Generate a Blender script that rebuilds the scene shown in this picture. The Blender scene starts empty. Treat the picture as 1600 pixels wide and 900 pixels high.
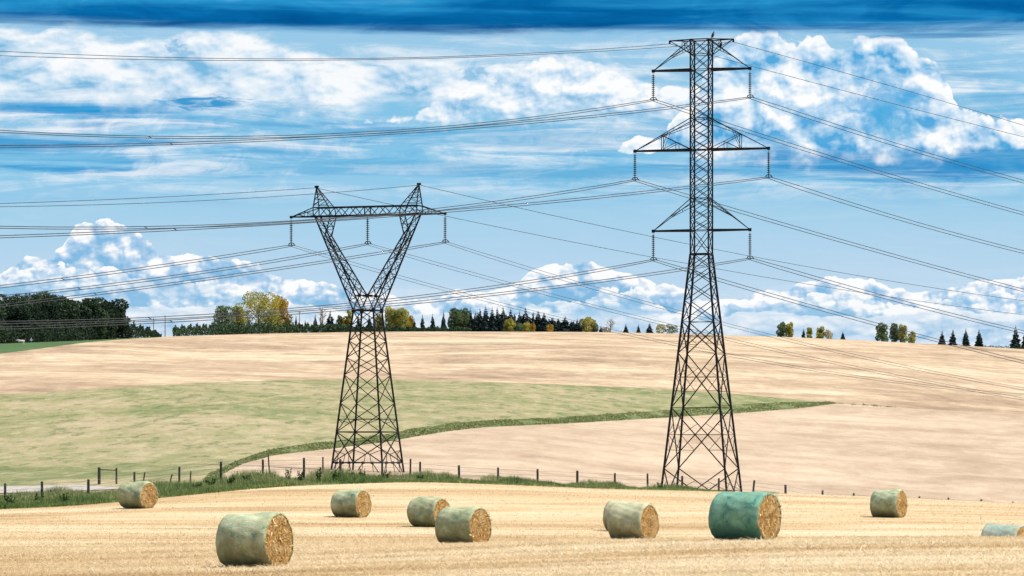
import bpy, math, random
import numpy as np
from mathutils import Vector, Matrix

random.seed(7)
RNG = np.random.default_rng(11)
SC = bpy.context.scene
COL = SC.collection
F = 6077.0            # focal length of the telephoto lens, in units of 1/1600 of the frame's width
HY = 707.0            # row of the true horizon
CZ = 3.0              # camera height above the stubble
rad = math.radians


def at(px, py, Y):
    """direction of the photograph -> point at distance Y"""
    return Vector(((px - 800.0) / F * Y, Y, CZ + (HY - py) / F * Y))


# ------------------------------------------------------------------ camera
cam_d = bpy.data.cameras.new('camera')
cam = bpy.data.objects.new('camera', cam_d)
COL.objects.link(cam)
cam.location = (0, 0, CZ)
cam.rotation_euler = (rad(90), 0, 0)
cam_d.sensor_width = 36.0
cam_d.lens = 36.0 * F / 1600.0
cam_d.shift_y = (HY - 450.0) / 1600.0
cam_d.clip_start = 0.5
cam_d.clip_end = 30000
SC.camera = cam

SC.cycles.use_adaptive_sampling = True
SC.cycles.adaptive_threshold = 0.02
SC.cycles.adaptive_min_samples = 10
SC.cycles.max_bounces = 5
SC.cycles.diffuse_bounces = 2
SC.cycles.glossy_bounces = 2

# ------------------------------------------------------------------ exposure
SC.view_settings.view_transform = 'Standard'
SC.view_settings.look = 'None'
SC.view_settings.exposure = 0.72
SC.view_settings.gamma = 1.0
SC.view_settings.use_curve_mapping = False
EXPO = 2 ** SC.view_settings.exposure

# ------------------------------------------------------------------ sun
SUN_EL, SUN_AZ = rad(63), rad(88)          # azimuth clockwise from the view direction
sun_dir = Vector((math.sin(SUN_AZ) * math.cos(SUN_EL), math.cos(SUN_AZ) * math.cos(SUN_EL), math.sin(SUN_EL)))
sun_d = bpy.data.lights.new('sun', 'SUN')
sun_d.energy = 4.2
sun_d.angle = rad(1.5)
sun_d.color = (1.0, 0.94, 0.85)
sun = bpy.data.objects.new('sun', sun_d)
sun.rotation_euler = sun_dir.to_track_quat('Z', 'Y').to_euler()
sun.location = (0, 0, 60)
COL.objects.link(sun)


# ------------------------------------------------------------------ node helpers
class G:
    """small expression builder on a node tree"""
    def __init__(self, nt):
        self.nt = nt

    def n(self, t, **kw):
        nd = self.nt.nodes.new(t)
        for k, v in kw.items():
            setattr(nd, k, v)
        return nd

    def put(self, sock, v):
        if isinstance(v, bpy.types.NodeSocket):
            self.nt.links.new(v, sock)
        elif isinstance(v, (tuple, list)) and sock.type == 'RGBA' and len(v) == 3:
            sock.default_value = (*v, 1)
        else:
            sock.default_value = v

    def m(self, op, a, b=None, c=None, clamp=False):
        nd = self.n('ShaderNodeMath', operation=op)
        nd.use_clamp = clamp
        self.put(nd.inputs[0], a)
        if b is not None: self.put(nd.inputs[1], b)
        if c is not None: self.put(nd.inputs[2], c)
        return nd.outputs[0]

    def add(self, a, b): return self.m('ADD', a, b)
    def sub(self, a, b): return self.m('SUBTRACT', a, b)
    def mul(self, a, b): return self.m('MULTIPLY', a, b)
    def mx(self, a, b): return self.m('MAXIMUM', a, b)
    def mn(self, a, b): return self.m('MINIMUM', a, b)

    def ss(self, x, a, b, lo=0.0, hi=1.0, kind='SMOOTHSTEP'):
        nd = self.n('ShaderNodeMapRange', interpolation_type=kind)
        self.put(nd.inputs[0], x)
        self.put(nd.inputs[1], a); self.put(nd.inputs[2], b)
        self.put(nd.inputs[3], lo); self.put(nd.inputs[4], hi)
        return nd.outputs[0]

    def vec(self, x, y, z=0.0):
        nd = self.n('ShaderNodeCombineXYZ')
        self.put(nd.inputs[0], x); self.put(nd.inputs[1], y); self.put(nd.inputs[2], z)
        return nd.outputs[0]

    def sep(self, v):
        nd = self.n('ShaderNodeSeparateXYZ')
        self.put(nd.inputs[0], v)
        return nd.outputs[0], nd.outputs[1], nd.outputs[2]

    def noise(self, v, scale=1.0, detail=4.0, rough=0.5, dist=0.0, dim='3D'):
        nd = self.n('ShaderNodeTexNoise', noise_dimensions=dim)
        self.put(nd.inputs['Vector'], v)
        nd.inputs['Scale'].default_value = scale
        nd.inputs['Detail'].default_value = detail
        nd.inputs['Roughness'].default_value = rough
        nd.inputs['Distortion'].default_value = dist
        return nd.outputs[0]

    def voro(self, v, scale=1.0, detail=2.0, rough=0.5):
        nd = self.n('ShaderNodeTexVoronoi', feature='F1', voronoi_dimensions='2D')
        nd.normalize = True
        self.put(nd.inputs['Vector'], v)
        nd.inputs['Scale'].default_value = scale
        nd.inputs['Detail'].default_value = detail
        nd.inputs['Roughness'].default_value = rough
        return nd.outputs[0]

    def mix(self, f, a, b, blend='MIX'):
        nd = self.n('ShaderNodeMix', data_type='RGBA', blend_type=blend)
        self.put(nd.inputs[0], f); self.put(nd.inputs[6], a); self.put(nd.inputs[7], b)
        return nd.outputs[2]

    def ramp(self, f, stops, interp='LINEAR'):
        nd = self.n('ShaderNodeValToRGB')
        cr = nd.color_ramp
        cr.interpolation = interp
        while len(cr.elements) < len(stops): cr.elements.new(0.5)
        for e, (p, c) in zip(cr.elements, stops):
            e.position = p; e.color = (*c, 1)
        self.put(nd.inputs[0], f)
        return nd.outputs[0]

    def curve(self, x, x0, x1, y0, y1, pts):
        """piecewise smooth function of x"""
        t = self.ss(x, x0, x1, kind='LINEAR')
        nd = self.n('ShaderNodeFloatCurve')
        c = nd.mapping.curves[0]
        P = [((a - x0) / (x1 - x0), (b - y0) / (y1 - y0)) for a, b in pts]
        while len(c.points) < len(P): c.points.new(0.5, 0.5)
        for p, (a, b) in zip(c.points, P):
            p.location = (a, b)
        nd.mapping.update()
        self.put(nd.inputs[1], t)
        return self.add(self.mul(nd.outputs[0], y1 - y0), y0)


def lin(r, g, b):
    f = lambda c: (c / 255 / 12.92) if c <= 10 else ((c / 255 + 0.055) / 1.055) ** 2.4
    return (f(r), f(g), f(b))


# ------------------------------------------------------------------ sky
world = bpy.data.worlds.new('World')
SC.world = world
world.use_nodes = True
wt = world.node_tree
wt.nodes.clear()
g = G(wt)
tc = g.n('ShaderNodeTexCoord')
dx, dy, dz = g.sep(tc.outputs['Generated'])
az = g.m('ARCTAN2', dx, dy)
el = g.m('ARCSINE', dz)
U = g.add(g.mul(az, F), 800.0)           # cloudscape laid out in azimuth and elevation
V = g.sub(HY, g.mul(el, F))


def skycol(r, gg, b):
    c = lin(r, gg, b)
    return tuple(x / EXPO for x in c)


def uv(su, sv, seed, du=0.0, dv=0.0):
    return g.vec(g.add(g.mul(g.add(U, du), 1.0 / su), seed * 7.31), g.add(g.mul(g.add(V, dv), 1.0 / sv), seed * 3.77))


def sn(v, detail, rough, dist=0.0):
    return g.noise(v, 1.0, detail, rough, dist, '2D')


# clear air behind the clouds: pale near the ground, deeper higher up
warp = g.mul(g.sub(sn(uv(500, 130, 3.1), 5, 0.55), 0.5), 70.0)
Vw = g.add(V, warp)
col = g.ramp(g.ss(Vw, -100, 560, kind='LINEAR'), [
    (0.0, skycol(85, 170, 222)), (0.22, skycol(160, 204, 233)), (0.40, skycol(134, 196, 231)),
    (0.55, skycol(132, 197, 232)), (0.66, skycol(164, 208, 235)), (0.80, skycol(184, 215, 238)),
    (0.92, skycol(200, 221, 241)), (1.0, skycol(224, 234, 246))])
# high veil: horizontal streaks of blue and of thin white
st = sn(uv(420, 34, 8.2), 7, 0.62, 0.7)
env = g.curve(V, -200, 600, 0, 1, [(-200, 0.0), (60, 0.1), (120, 0.45), (165, 0.8), (230, 1.0), (275, 0.85), (310, 0.2), (360, 0.0), (600, 0.0)])
bU = g.curve(U, -800, 2400, 0, 1, [(-800, .8), (0, 0.9), (300, 0.75), (700, 0.5), (1000, 0.55), (1250, 0.95), (1600, 1.0), (2400, .9)])
col = g.mix(g.mul(g.mul(g.ss(st, 0.44, 0.70), env), bU), col, skycol(28, 148, 210))
wisp = sn(uv(60, 30, 55.0), 6, 0.65, 1.0)
st2 = g.add(g.mul(sn(uv(300, 26, 21.7), 7, 0.64, 0.6), 0.75), g.mul(wisp, 0.25))
env2 = g.curve(V, -200, 600, 0, 1, [(-200, 0.0), (50, 0.5), (140, 1.0), (260, .9), (310, 0.35), (340, 0.08), (420, .1), (470, 0.4), (520, 0.4), (600, .4)])
col = g.mix(g.mul(g.ss(st2, 0.42, 0.72), env2), col, skycol(236, 243, 250))


def blob(u0, v0, ru, rv, wob=0.5, seed=0.0):
    a = g.mul(g.sub(U, u0), 1.0 / ru)
    b = g.mul(g.sub(V, v0), 1.0 / rv)
    r2 = g.add(g.mul(a, a), g.mul(b, b))
    nn = sn(uv(ru * 0.8, rv * 0.8, seed + 4), 5, 0.62, 0.5)
    return g.ss(g.add(r2, g.mul(g.sub(nn, 0.5), wob * 6)), 1.5, -0.2)


# distinct blue bands of the high layer
for (u0, v0, ru, rv, k, c) in [(-20, 228, 330, 16, .75, (30, 146, 208)), (60, 174, 260, 10, .8, (28, 150, 212)),
                               (1440, 256, 380, 24, .9, (24, 140, 204)), (980, 268, 260, 16, .5, (60, 160, 212)),
                               (560, 262, 260, 14, .4, (80, 168, 216)), (1560, 215, 120, 60, .4, (88, 172, 218)),
                               (900, 215, 300, 22, .45, (75, 168, 216))]:
    col = g.mix(g.mul(blob(u0, v0, ru, rv, 0.6, u0 * 0.01), k), col, skycol(*c))


def cumulus(col, tops, bots, A, B, amp, su, sv, seed, edge, lift, lo, mid, hi, k=(1.0, 0.7), opac=1.0, soft=0.25, wb=2.2, wf=1.0, deep=(60.0, 0.4), vs=1.6, tn=1.6):
    top = g.curve(U, -800, 2400, 0, 700, tops)
    bot = g.curve(U, -800, 2400, 0, 700, bots)

    def dens(du, dv):
        v = uv(su, sv, seed, du, dv)
        n1 = sn(v, 8, 0.56, 0.2)
        nd = g.n('ShaderNodeVectorMath', operation='ADD')
        g.put(nd.inputs[0], v); g.put(nd.inputs[1], g.vec(g.mul(n1, 0.35), g.mul(n1, -0.3)))
        n2 = g.voro(nd.outputs[0], vs, 3.5, 0.5)
        nn = g.add(g.mul(g.sub(n1, 0.5), wf), g.mul(g.sub(0.27, n2), wb))
        Vd = g.add(V, dv)
        e = g.mn(g.mn(g.mul(g.sub(Vd, top), 1.0 / A), g.mul(g.sub(bot, Vd), 1.0 / B)), 1.0)
        nn = g.mul(nn, amp)
        return g.add(e, nn), nn
    d0, q0 = dens(0, 0)
    _, q1 = dens(3.5, -5.0)
    _, q2 = dens(9.0, -17.0)
    # crisp at the heads, frayed below
    below = g.sub(V, top)
    up_ = g.ss(below, A * 1.6, A * 0.6)
    mask = g.ss(d0, 0.0, g.add(g.mul(up_, edge - soft), soft))
    lit = g.add(g.add(g.mul(g.sub(q0, q1), k[0]), g.mul(g.sub(q0, q2), k[1])), lift)
    lit = g.sub(lit, g.ss(below, A * 0.5, deep[0], 0.0, deep[1]))
    tone = sn(uv(su * 0.8, sv * 0.55, seed + 1.7), 3, 0.5, 0.5)
    lit = g.add(lit, g.mul(g.sub(tone, 0.5), tn))
    lit = g.m('ADD', lit, g.mul(g.ss(d0, 0.45, 0.0), 0.18), clamp=True)
    cc = g.ramp(lit, [(0.0, lo), (0.45, mid), (0.85, hi), (1.0, hi)])
    return g.mix(g.mul(mask, opac), col, cc)


W = skycol(253, 254, 255)
# broad bank on the left half, from below the dark cloud to the middle of the sky
col = cumulus(col, [(-800, 70), (0, 56), (110, 48), (200, 58), (330, 50), (420, 62), (520, 78), (620, 98), (760, 88), (900, 84), (1010, 118), (1100, 180), (1200, 240), (2400, 300)],
              [(-800, 200), (0, 200), (250, 196), (420, 200), (600, 196), (800, 196), (1000, 192), (1100, 188), (1200, 180), (2400, 100)],
              42, 60, 0.95, 150, 84, 2.3, 0.45, 0.62, skycol(120, 184, 224), skycol(208, 229, 246), W, (0.8, .7), .93, 1.0, 1.4, 1.7, (130, .10), 1.6, 1.3)
col = cumulus(col, [(-800, 300), (560, 200), (700, 150), (780, 116), (850, 92), (905, 86), (950, 98), (1000, 124), (1060, 136), (1140, 150), (1200, 210), (2400, 300)],
              [(-800, 100), (560, 190), (800, 200), (1000, 205), (1100, 205), (1200, 196), (2400, 100)],
              36, 44, 0.9, 84, 64, 7.7, 0.22, 0.58, skycol(130, 188, 226), skycol(204, 227, 246), W, (0.8, .7), .95, .9, 2.0, 1.2, (110, .15), 1.5, 1.4)
# towering heap at the right of the tall pylon
col = cumulus(col, [(-800, 300), (900, 250), (1000, 222), (1080, 150), (1140, 72), (1190, 52), (1225, 70), (1270, 58), (1310, 80), (1360, 64), (1405, 74), (1445, 88), (1478, 124), (1505, 180), (1600, 196), (1800, 215), (2400, 220)],
              [(-800, 100), (900, 225), (1000, 242), (1200, 262), (1400, 258), (1600, 246), (1800, 230), (2400, 240)],
              38, 34, 0.95, 110, 96, 5.9, 0.12, 0.56, skycol(84, 170, 222), skycol(190, 220, 244), W, (0.7, .8), 1, .9, 2.4, 0.9, (150, .14), 1.5, 1.5)
# blue openings inside the heaps
for (u0, v0, ru, rv, k, c) in [(1372, 172, 56, 48, 0.8, (70, 170, 224)), (1390, 205, 40, 24, .6, (84, 176, 224)),
                               (322, 163, 62, 13, .95, (40, 150, 208)), (742, 116, 20, 14, .6, (80, 172, 220)), (276, 76, 16, 11, .6, (70, 165, 215)),
                               (470, 172, 70, 14, .5, (95, 178, 222))]:
    col = g.mix(g.mul(blob(u0, v0, ru, rv, 0.75, u0 * 0.013), k), col, skycol(*c))
# fair-weather heaps along the horizon, one row behind the other
HB = [(-800, 540), (0, 520), (400, 540), (1000, 545), (2400, 540)]
col = cumulus(col, [(-800, 430), (-150, 440), (0, 430), (36, 410), (90, 398), (112, 366), (150, 346), (200, 356), (232, 374), (262, 390), (330, 402), (400, 416), (450, 428), (520, 446), (600, 462), (660, 470), (720, 456), (800, 446), (830, 420), (900, 408), (960, 420), (1040, 444), (1130, 466), (1200, 452), (1260, 442), (1340, 434), (1400, 456), (1470, 450), (1560, 436), (1620, 440), (1800, 430), (2400, 440)],
              HB, 20, 60, 0.85, 84, 66, 9.4, 0.08, 0.62, skycol(132, 187, 226), skycol(184, 212, 238), W, (1.0, .9), 1, .5, 2.3, .8, (60, .50), 1.5, 1.3)
col = cumulus(col, [(-800, 460), (0, 434), (60, 418), (150, 416), (220, 430), (262, 446), (330, 440), (400, 446), (480, 476), (560, 486), (640, 462), (720, 470), (800, 456), (860, 476), (910, 462), (990, 450), (1060, 482), (1110, 474), (1200, 468), (1300, 458), (1420, 474), (1500, 456), (1600, 462), (2400, 450)],
              HB, 22, 60, 1.1, 76, 54, 14.2, 0.10, 0.58, skycol(146, 194, 229), skycol(196, 220, 241), W, (0.9, .8), .95, .5, 2.3, .8, (46, .5), 1.5, 1.2)
col = cumulus(col, [(-800, 490), (0, 468), (120, 462), (220, 478), (330, 476), (430, 470), (560, 496), (700, 488), (820, 492), (960, 480), (1060, 496), (1200, 486), (1330, 494), (1460, 484), (1600, 492), (2400, 490)],
              HB, 16, 50, 0.8, 90, 40, 17.9, 0.2, 0.52, skycol(176, 208, 235), skycol(214, 230, 244), skycol(244, 248, 252), (0.7, .6), .85, .5, 2.0, 1.0, (50, .3), 1.5, 1.0)
for (u0, v0, ru, rv, k_, c) in [(262, 452, 80, 22, .55, (130, 188, 228)), (960, 488, 90, 16, .7, (140, 194, 230)), (850, 472, 40, 12, .5, (140, 194, 230)), (1240, 486, 110, 9, .45, (160, 204, 234))]:
    col = g.mix(g.mul(blob(u0, v0, ru, rv, 0.6, u0 * 0.017), k_), col, skycol(*c))
# long dark cloud across the top
dn = sn(uv(520, 26, 30.5), 6, 0.55, 0.4)
db = g.curve(U, -800, 2400, 0, 100, [(-800, 28), (0, 34), (300, 42), (600, 46), (1000, 46), (1300, 52), (1600, 48), (2400, 50)])
dn2 = sn(uv(160, 40, 33.5), 6, 0.6, 0.5)
dmask = g.ss(g.sub(db, g.add(V, g.add(g.mul(g.sub(dn, 0.5), 30.0), g.mul(g.sub(dn2, 0.5), 14.0)))), -15.0, 9.0)
dmask = g.mul(dmask, g.ss(V, -260.0, -80.0))
dcol = g.ramp(g.add(g.add(g.mul(dn, 0.6), g.mul(dn2, 0.3)), g.mul(g.ss(V, 36.0, -20.0), 0.22)), [(0.32, skycol(2, 84, 146)), (0.48, skycol(6, 106, 170)), (0.66, skycol(40, 148, 206)), (0.9, skycol(140, 195, 228))])
dsoft = g.mul(g.ss(g.sub(g.add(db, 6.0), g.add(V, g.add(g.mul(g.sub(dn, 0.5), 34.0), g.mul(g.sub(dn2, 0.5), 26.0)))), -16.0, 10.0), g.ss(V, -260.0, -80.0))
col = g.mix(g.mul(dsoft, 0.6), col, skycol(96, 176, 222))
col = g.mix(dmask, col, dcol)
col = g.mix(g.mul(blob(1480, 62, 110, 5, 0.3, 3.0), .7), col, skycol(50, 130, 186))

sky = g.n('ShaderNodeTexSky', sky_type='NISHITA')
sky.sun_disc = False
sky.sun_elevation = SUN_EL
sky.sun_rotation = SUN_AZ
sky.air_density = 1.0
sky.dust_density = 1.2
bg1 = g.n('ShaderNodeBackground'); g.put(bg1.inputs[0], sky.outputs[0]); bg1.inputs[1].default_value = 0.10
bg2 = g.n('ShaderNodeBackground'); g.put(bg2.inputs[0], col); bg2.inputs[1].default_value = 1.0
mixs = g.n('ShaderNodeMixShader')
g.put(mixs.inputs[0], g.mul(g.ss(V, -420.0, -60.0), g.ss(g.m('ABSOLUTE', az), 1.2, 0.5)))
wt.links.new(bg1.outputs[0], mixs.inputs[1]); wt.links.new(bg2.outputs[0], mixs.inputs[2])
wo = g.n('ShaderNodeOutputWorld')
wt.links.new(mixs.outputs[0], wo.inputs[0])


# ------------------------------------------------------------------ materials
def material(name, build, rough=0.9, spec=0.2, thru=0.0):
    m = bpy.data.materials.new(name)
    m.use_nodes = True
    nt = m.node_tree
    nt.nodes.clear()
    e = G(nt)
    b = e.n('ShaderNodeBsdfPrincipled')
    b.inputs['Roughness'].default_value = rough
    b.inputs['Specular IOR Level'].default_value = spec
    o = e.n('ShaderNodeOutputMaterial')
    t = e.n('ShaderNodeTexCoord')
    build(e, b, t.outputs['Object'])
    if thru:        # thin leaves and straw let light through
        tr = e.n('ShaderNodeBsdfTranslucent')
        ln = b.inputs['Base Color'].links
        if ln: nt.links.new(ln[0].from_socket, tr.inputs[0])
        mx = e.n('ShaderNodeMixShader'); mx.inputs[0].default_value = thru
        nt.links.new(b.outputs[0], mx.inputs[1]); nt.links.new(tr.outputs[0], mx.inputs[2])
        nt.links.new(mx.outputs[0], o.inputs[0])
    else:
        nt.links.new(b.outputs[0], o.inputs[0])
    return m


def bump(e, b, h, dist=0.05, strength=0.6):
    nd = e.n('ShaderNodeBump')
    nd.inputs['Strength'].default_value = strength
    nd.inputs['Distance'].default_value = dist
    e.put(nd.inputs['Height'], h)
    e.nt.links.new(nd.outputs[0], b.inputs['Normal'])


def attr(e, name):
    a = e.n('ShaderNodeAttribute')
    a.attribute_name = name
    return a.outputs['Fac']


def mp(e, v, sx, sy, sz=1.0, rz=0.0):
    nd = e.n('ShaderNodeMapping')
    e.put(nd.inputs[0], v)
    nd.inputs['Scale'].default_value = (sx, sy, sz)
    nd.inputs['Rotation'].default_value = (0, 0, rz)
    return nd.outputs[0]


def swath(e, co):
    """slow change of tone over the stubble: swaths of the combine, chaff lines, thin and green places"""
    x, y, z = e.sep(co)
    v = e.vec(x, e.add(y, e.mul(x, -0.10)), 0.0)
    a = e.noise(mp(e, v, 0.022, 0.085), 1.0, 6, 0.62, 0.6)
    b2 = e.noise(mp(e, v, 0.07, 0.40), 1.0, 5, 0.62, 0.5)
    t = e.add(e.mul(a, 0.62), e.mul(b2, 0.38))
    c = e.ramp(t, [(0.36, (.40, .265, .12)), (0.45, (.53, .375, .19)), (0.52, (.625, .475, .27)), (0.61, (.71, .575, .37))])
    w = e.noise(mp(e, v, 0.05, 0.05), 1.0, 3, 0.5)
    s = e.m('SINE', e.add(e.mul(y, 0.72), e.add(e.mul(x, -0.075), e.mul(w, 9.0))))
    c = e.mix(e.mul(e.mul(e.ss(s, 0.72, 0.98), e.ss(a, 0.40, 0.60)), 0.34), c, (.74, .62, .42))       # chaff left in lines
    s2 = e.m('SINE', e.add(e.mul(y, 0.72), e.add(e.mul(x, -0.075), e.add(e.mul(w, 9.0), 2.2))))
    c = e.mix(e.mul(e.mul(e.ss(s2, 0.80, 1.0), e.ss(b2, 0.40, 0.60)), 0.26), c, (.36, .25, .125))      # wheel tracks
    gr = e.noise(mp(e, co, 0.05, 0.09), 1.0, 7, 0.68, 0.6)
    c = e.mix(e.mul(e.ss(gr, 0.57, 0.74), 0.5), c, (.33, .33, .12))
    return c


def m_stubble_ground(e, b, co):
    c = e.mix(1.0, swath(e, co), (.80, .80, .82), 'MULTIPLY')
    f = e.noise(co, 6.0, 5, 0.7)
    c = e.mix(e.ss(f, 0.35, 0.65), e.mix(1.0, c, (.92, .89, .84), 'MULTIPLY'), c)
    e.put(b.inputs['Base Color'], c)
    bump(e, b, f, 0.03, 0.4)


def m_straw(e, b, co):
    r = attr(e, 'rnd')
    c = swath(e, co)
    k = e.ramp(r, [(0.0, (.74, .70, .62)), (0.22, (.96, .98, 1.02)), (0.75, (1.04, 1.11, 1.24)), (1.0, (1.12, 1.25, 1.5))])
    e.put(b.inputs['Base Color'], e.mix(1.0, c, k, 'MULTIPLY'))


def far_field(c0, c1, c2, c3, s=1.0, shear=0.0):
    def f(e, b, co):
        x, y, z = e.sep(co)
        v = e.vec(e.add(x, e.mul(y, shear)), y, 0.0)
        a = e.noise(mp(e, v, 0.018 * s, 0.013 * s), 1.0, 8, 0.62, 0.7)
        b2 = e.noise(mp(e, v, 0.075 * s, 0.022 * s), 1.0, 7, 0.68, 1.0)
        f3 = e.noise(mp(e, co, 0.28, 0.06), 1.0, 8, 0.8)
        t = e.add(e.add(e.mul(a, 0.42), e.mul(b2, 0.28)), e.mul(f3, 0.30))
        c = e.ramp(t, [(0.40, c0), (0.47, c1), (0.52, c2), (0.595, c3)])
        w = e.noise(mp(e, v, 0.02, 0.012), 1.0, 3, 0.5)
        ln = e.m('SINE', e.add(e.mul(y, 0.20 * s), e.add(e.mul(x, 0.055), e.mul(w, 7.0))))
        c = e.mix(e.mul(e.mul(e.ss(ln, 0.2, 0.95), e.ss(b2, 0.42, 0.58)), 0.30), c, c0)   # drill lines and wheelings
        e.put(b.inputs['Base Color'], c)
        bump(e, b, e.add(f3, e.noise(co, 1.2, 4, 0.7)), 0.3, 0.5)
    return f


def m_pasture(e, b, co):
    x, y, z = e.sep(co)
    v = e.vec(e.add(x, e.mul(y, 0.12)), y, 0.0)
    a = e.noise(mp(e, v, 0.022, 0.018), 1.0, 8, 0.62, 0.8)
    p = e.noise(mp(e, v, 0.11, 0.030), 1.0, 8, 0.72, 0.8)
    q = e.noise(mp(e, v, 0.7, 0.12), 1.0, 6, 0.75)
    t = e.add(e.add(e.mul(a, 0.42), e.mul(p, 0.36)), e.mul(q, 0.22))
    c = e.ramp(t, [(0.37, (.10, .125, .04)), (0.44, (.165, .175, .068)), (0.50, (.235, .215, .10)), (0.58, (.325, .265, .155))])
    # greener towards the damp east end, and short dark tussocks everywhere
    c = e.mix(e.ss(x, 5.0, 45.0, 0.0, 0.55), c, e.mix(e.ss(p, 0.4, 0.6), (.075, .125, .035), (.16, .19, .06)))
    q2 = e.noise(mp(e, co, 0.42, 0.055), 1.0, 5, 0.7)
    c = e.mix(e.mul(e.ss(q2, 0.54, 0.62), 0.60), c, (.065, .105, .03))
    c = e.mix(e.mul(e.ss(q2, 0.46, 0.38), 0.40), c, (.40, .34, .21))
    e.put(b.inputs['Base Color'], c)
    bump(e, b, e.add(q, p), 0.3, 0.6)


def simple_noise(c0, c1, scale=1.0, dist=0.05):
    def f(e, b, co):
        n = e.noise(co, scale, 6, 0.65)
        e.put(b.inputs['Base Color'], e.mix(e.ss(n, 0.3, 0.7), c0, c1))
        bump(e, b, n, dist, 0.6)
    return f


def blade(stops):
    def f(e, b, co):
        r = attr(e, 'rnd')
        n = e.noise(mp(e, co, 0.12, 0.25), 1.0, 3, 0.6)
        t = e.add(e.mul(r, 0.55), e.sub(e.mul(n, 0.9), 0.22))
        e.put(b.inputs['Base Color'], e.ramp(t, stops))
    return f


MAT = {}
MAT['stubble_ground'] = material('stubble_ground', m_stubble_ground)
MAT['straw'] = material('straw', m_straw, thru=0.4)
MAT['upper'] = material('harvested_upper', far_field((.23, .158, .096), (.335, .243, .15), (.435, .33, .21), (.56, .45, .305), 1.0, 0.25))
MAT['lower'] = material('harvested_lower', far_field((.28, .20, .13), (.352, .262, .174), (.405, .31, .212), (.47, .372, .262), 1.7, -0.15))
MAT['pasture'] = material('pasture', m_pasture)
MAT['margin'] = material('margin', simple_noise((.10, .14, .045), (.23, .235, .10), 0.15))
MAT['meadow'] = material('meadow', simple_noise((.04, .085, .025), (.065, .12, .035), 0.05))
MAT['verge'] = material('verge', simple_noise((.10, .14, .04), (.24, .22, .09), 0.5))
MAT['gravel'] = material('gravel', simple_noise((.27, .245, .21), (.40, .37, .32), 2.0))
MAT['ground'] = material('far_ground', simple_noise((.20, .20, .09), (.40, .31, .18), 0.01))
MAT['grass'] = material('grass_blades', thru=0.3, build=blade([(0.08, (.05, .10, .025)), (0.26, (.11, .19, .05)), (0.44, (.21, .27, .085)), (0.60, (.36, .35, .15)), (0.80, (.54, .47, .27))]))
MAT['margin_grass'] = material('margin_blades', thru=0.3, build=blade([(0.10, (.08, .13, .04)), (0.35, (.15, .205, .065)), (0.58, (.26, .275, .11)), (0.80, (.38, .34, .18))]))
MAT['pasture_grass'] = material('pasture_blades', thru=0.3, build=blade([(0.08, (.10, .15, .045)), (0.3, (.16, .20, .07)), (0.55, (.22, .235, .09)), (0.85, (.30, .27, .13))]))


def m_steel(e, b, co):
    n = e.noise(co, 2.5, 5, 0.6)
    e.put(b.inputs['Base Color'], e.mix(n, (.006, .006, .007), (.020, .019, .020)))
    b.inputs['Metallic'].default_value = 0.2


MAT['steel'] = material('weathered_steel', m_steel, 0.7, 0.25)
MAT['ceramic'] = material('dark_porcelain', simple_noise((.012, .012, .014), (.03, .027, .026), 6.0, 0.005), 0.4, 0.4)
MAT['wire'] = material('aluminium_wire', simple_noise((.02, .022, .026), (.05, .054, .06), 0.8, 0.002), 0.6, 0.3)
MAT['fence_wire'] = material('fence_wire', simple_noise((.10, .095, .09), (.2, .19, .18), 0.8, 0.002), 0.6, 0.3)


def m_post(e, b, co):
    n = e.noise(mp(e, co, 9, 9, 1.2), 1.0, 5, 0.65)
    e.put(b.inputs['Base Color'], e.ramp(n, [(0.3, (.025, .022, .02)), (0.55, (.075, .065, .055)), (0.75, (.17, .15, .13))]))
    bump(e, b, n, 0.01, 0.6)


MAT['post'] = material('grey_timber', m_post)


def wrap_mat(name, lo, hi, spot, k, bare=(.33, .27, .12), damp_shade=(.14, .125, .055)):
    def f(e, b, co):
        o = e.n('ShaderNodeObjectInfo')
        r = e.mul(o.outputs['Random'], 37.0)
        x, y, z = e.sep(co)
        v = e.vec(x, e.add(y, r), z)
        n = e.noise(mp(e, v, 1.6, 2.4, 2.4), 1.0, 7, 0.68, 0.4)
        n2 = e.noise(mp(e, v, 14, 30, 30), 1.0, 4, 0.7)
        c = e.mix(e.ss(e.add(e.mul(n, 0.75), e.mul(n2, 0.25)), 0.32, 0.66), lo, hi)
        # straw showing yellow-brown through the stretched net
        s = e.noise(mp(e, v, 2.2, 2.6, 1.8), 1.0, 6, 0.7, 0.8)
        c = e.mix(e.mul(e.ss(s, 0.50, 0.70), 0.6), c, bare)
        sp = e.noise(e.vec(e.mul(x, 2.2), e.add(e.mul(y, 2.8), e.mul(r, 1.7)), e.mul(z, 2.8)), 1.0, 5, 0.68, 0.7)
        c = e.mix(e.mul(e.ss(sp, 0.53, 0.66), k), c, spot)
        # the net's circumferential threads
        th = e.m('SINE', e.mul(e.add(x, e.mul(n2, 0.02)), 95.0))
        c = e.mix(e.mul(e.ss(th, 0.55, 1.0), 0.07), c, (.62, .64, .58))
        # damp, weathered foot, deepened with painted shade low on the sides; ragged upper limit
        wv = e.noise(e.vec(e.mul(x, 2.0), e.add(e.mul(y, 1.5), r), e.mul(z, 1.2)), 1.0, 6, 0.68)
        c = e.mix(e.mul(e.ss(e.add(z, e.mul(e.sub(wv, 0.5), 1.7)), 0.92, 0.10), 0.85), c, damp_shade)
        e.put(b.inputs['Base Color'], c)
        bump(e, b, e.add(e.mul(n2, 0.7), e.mul(n, 1.2)), 0.03, 0.7)
    return material(name, f, 0.75, 0.25)


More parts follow.
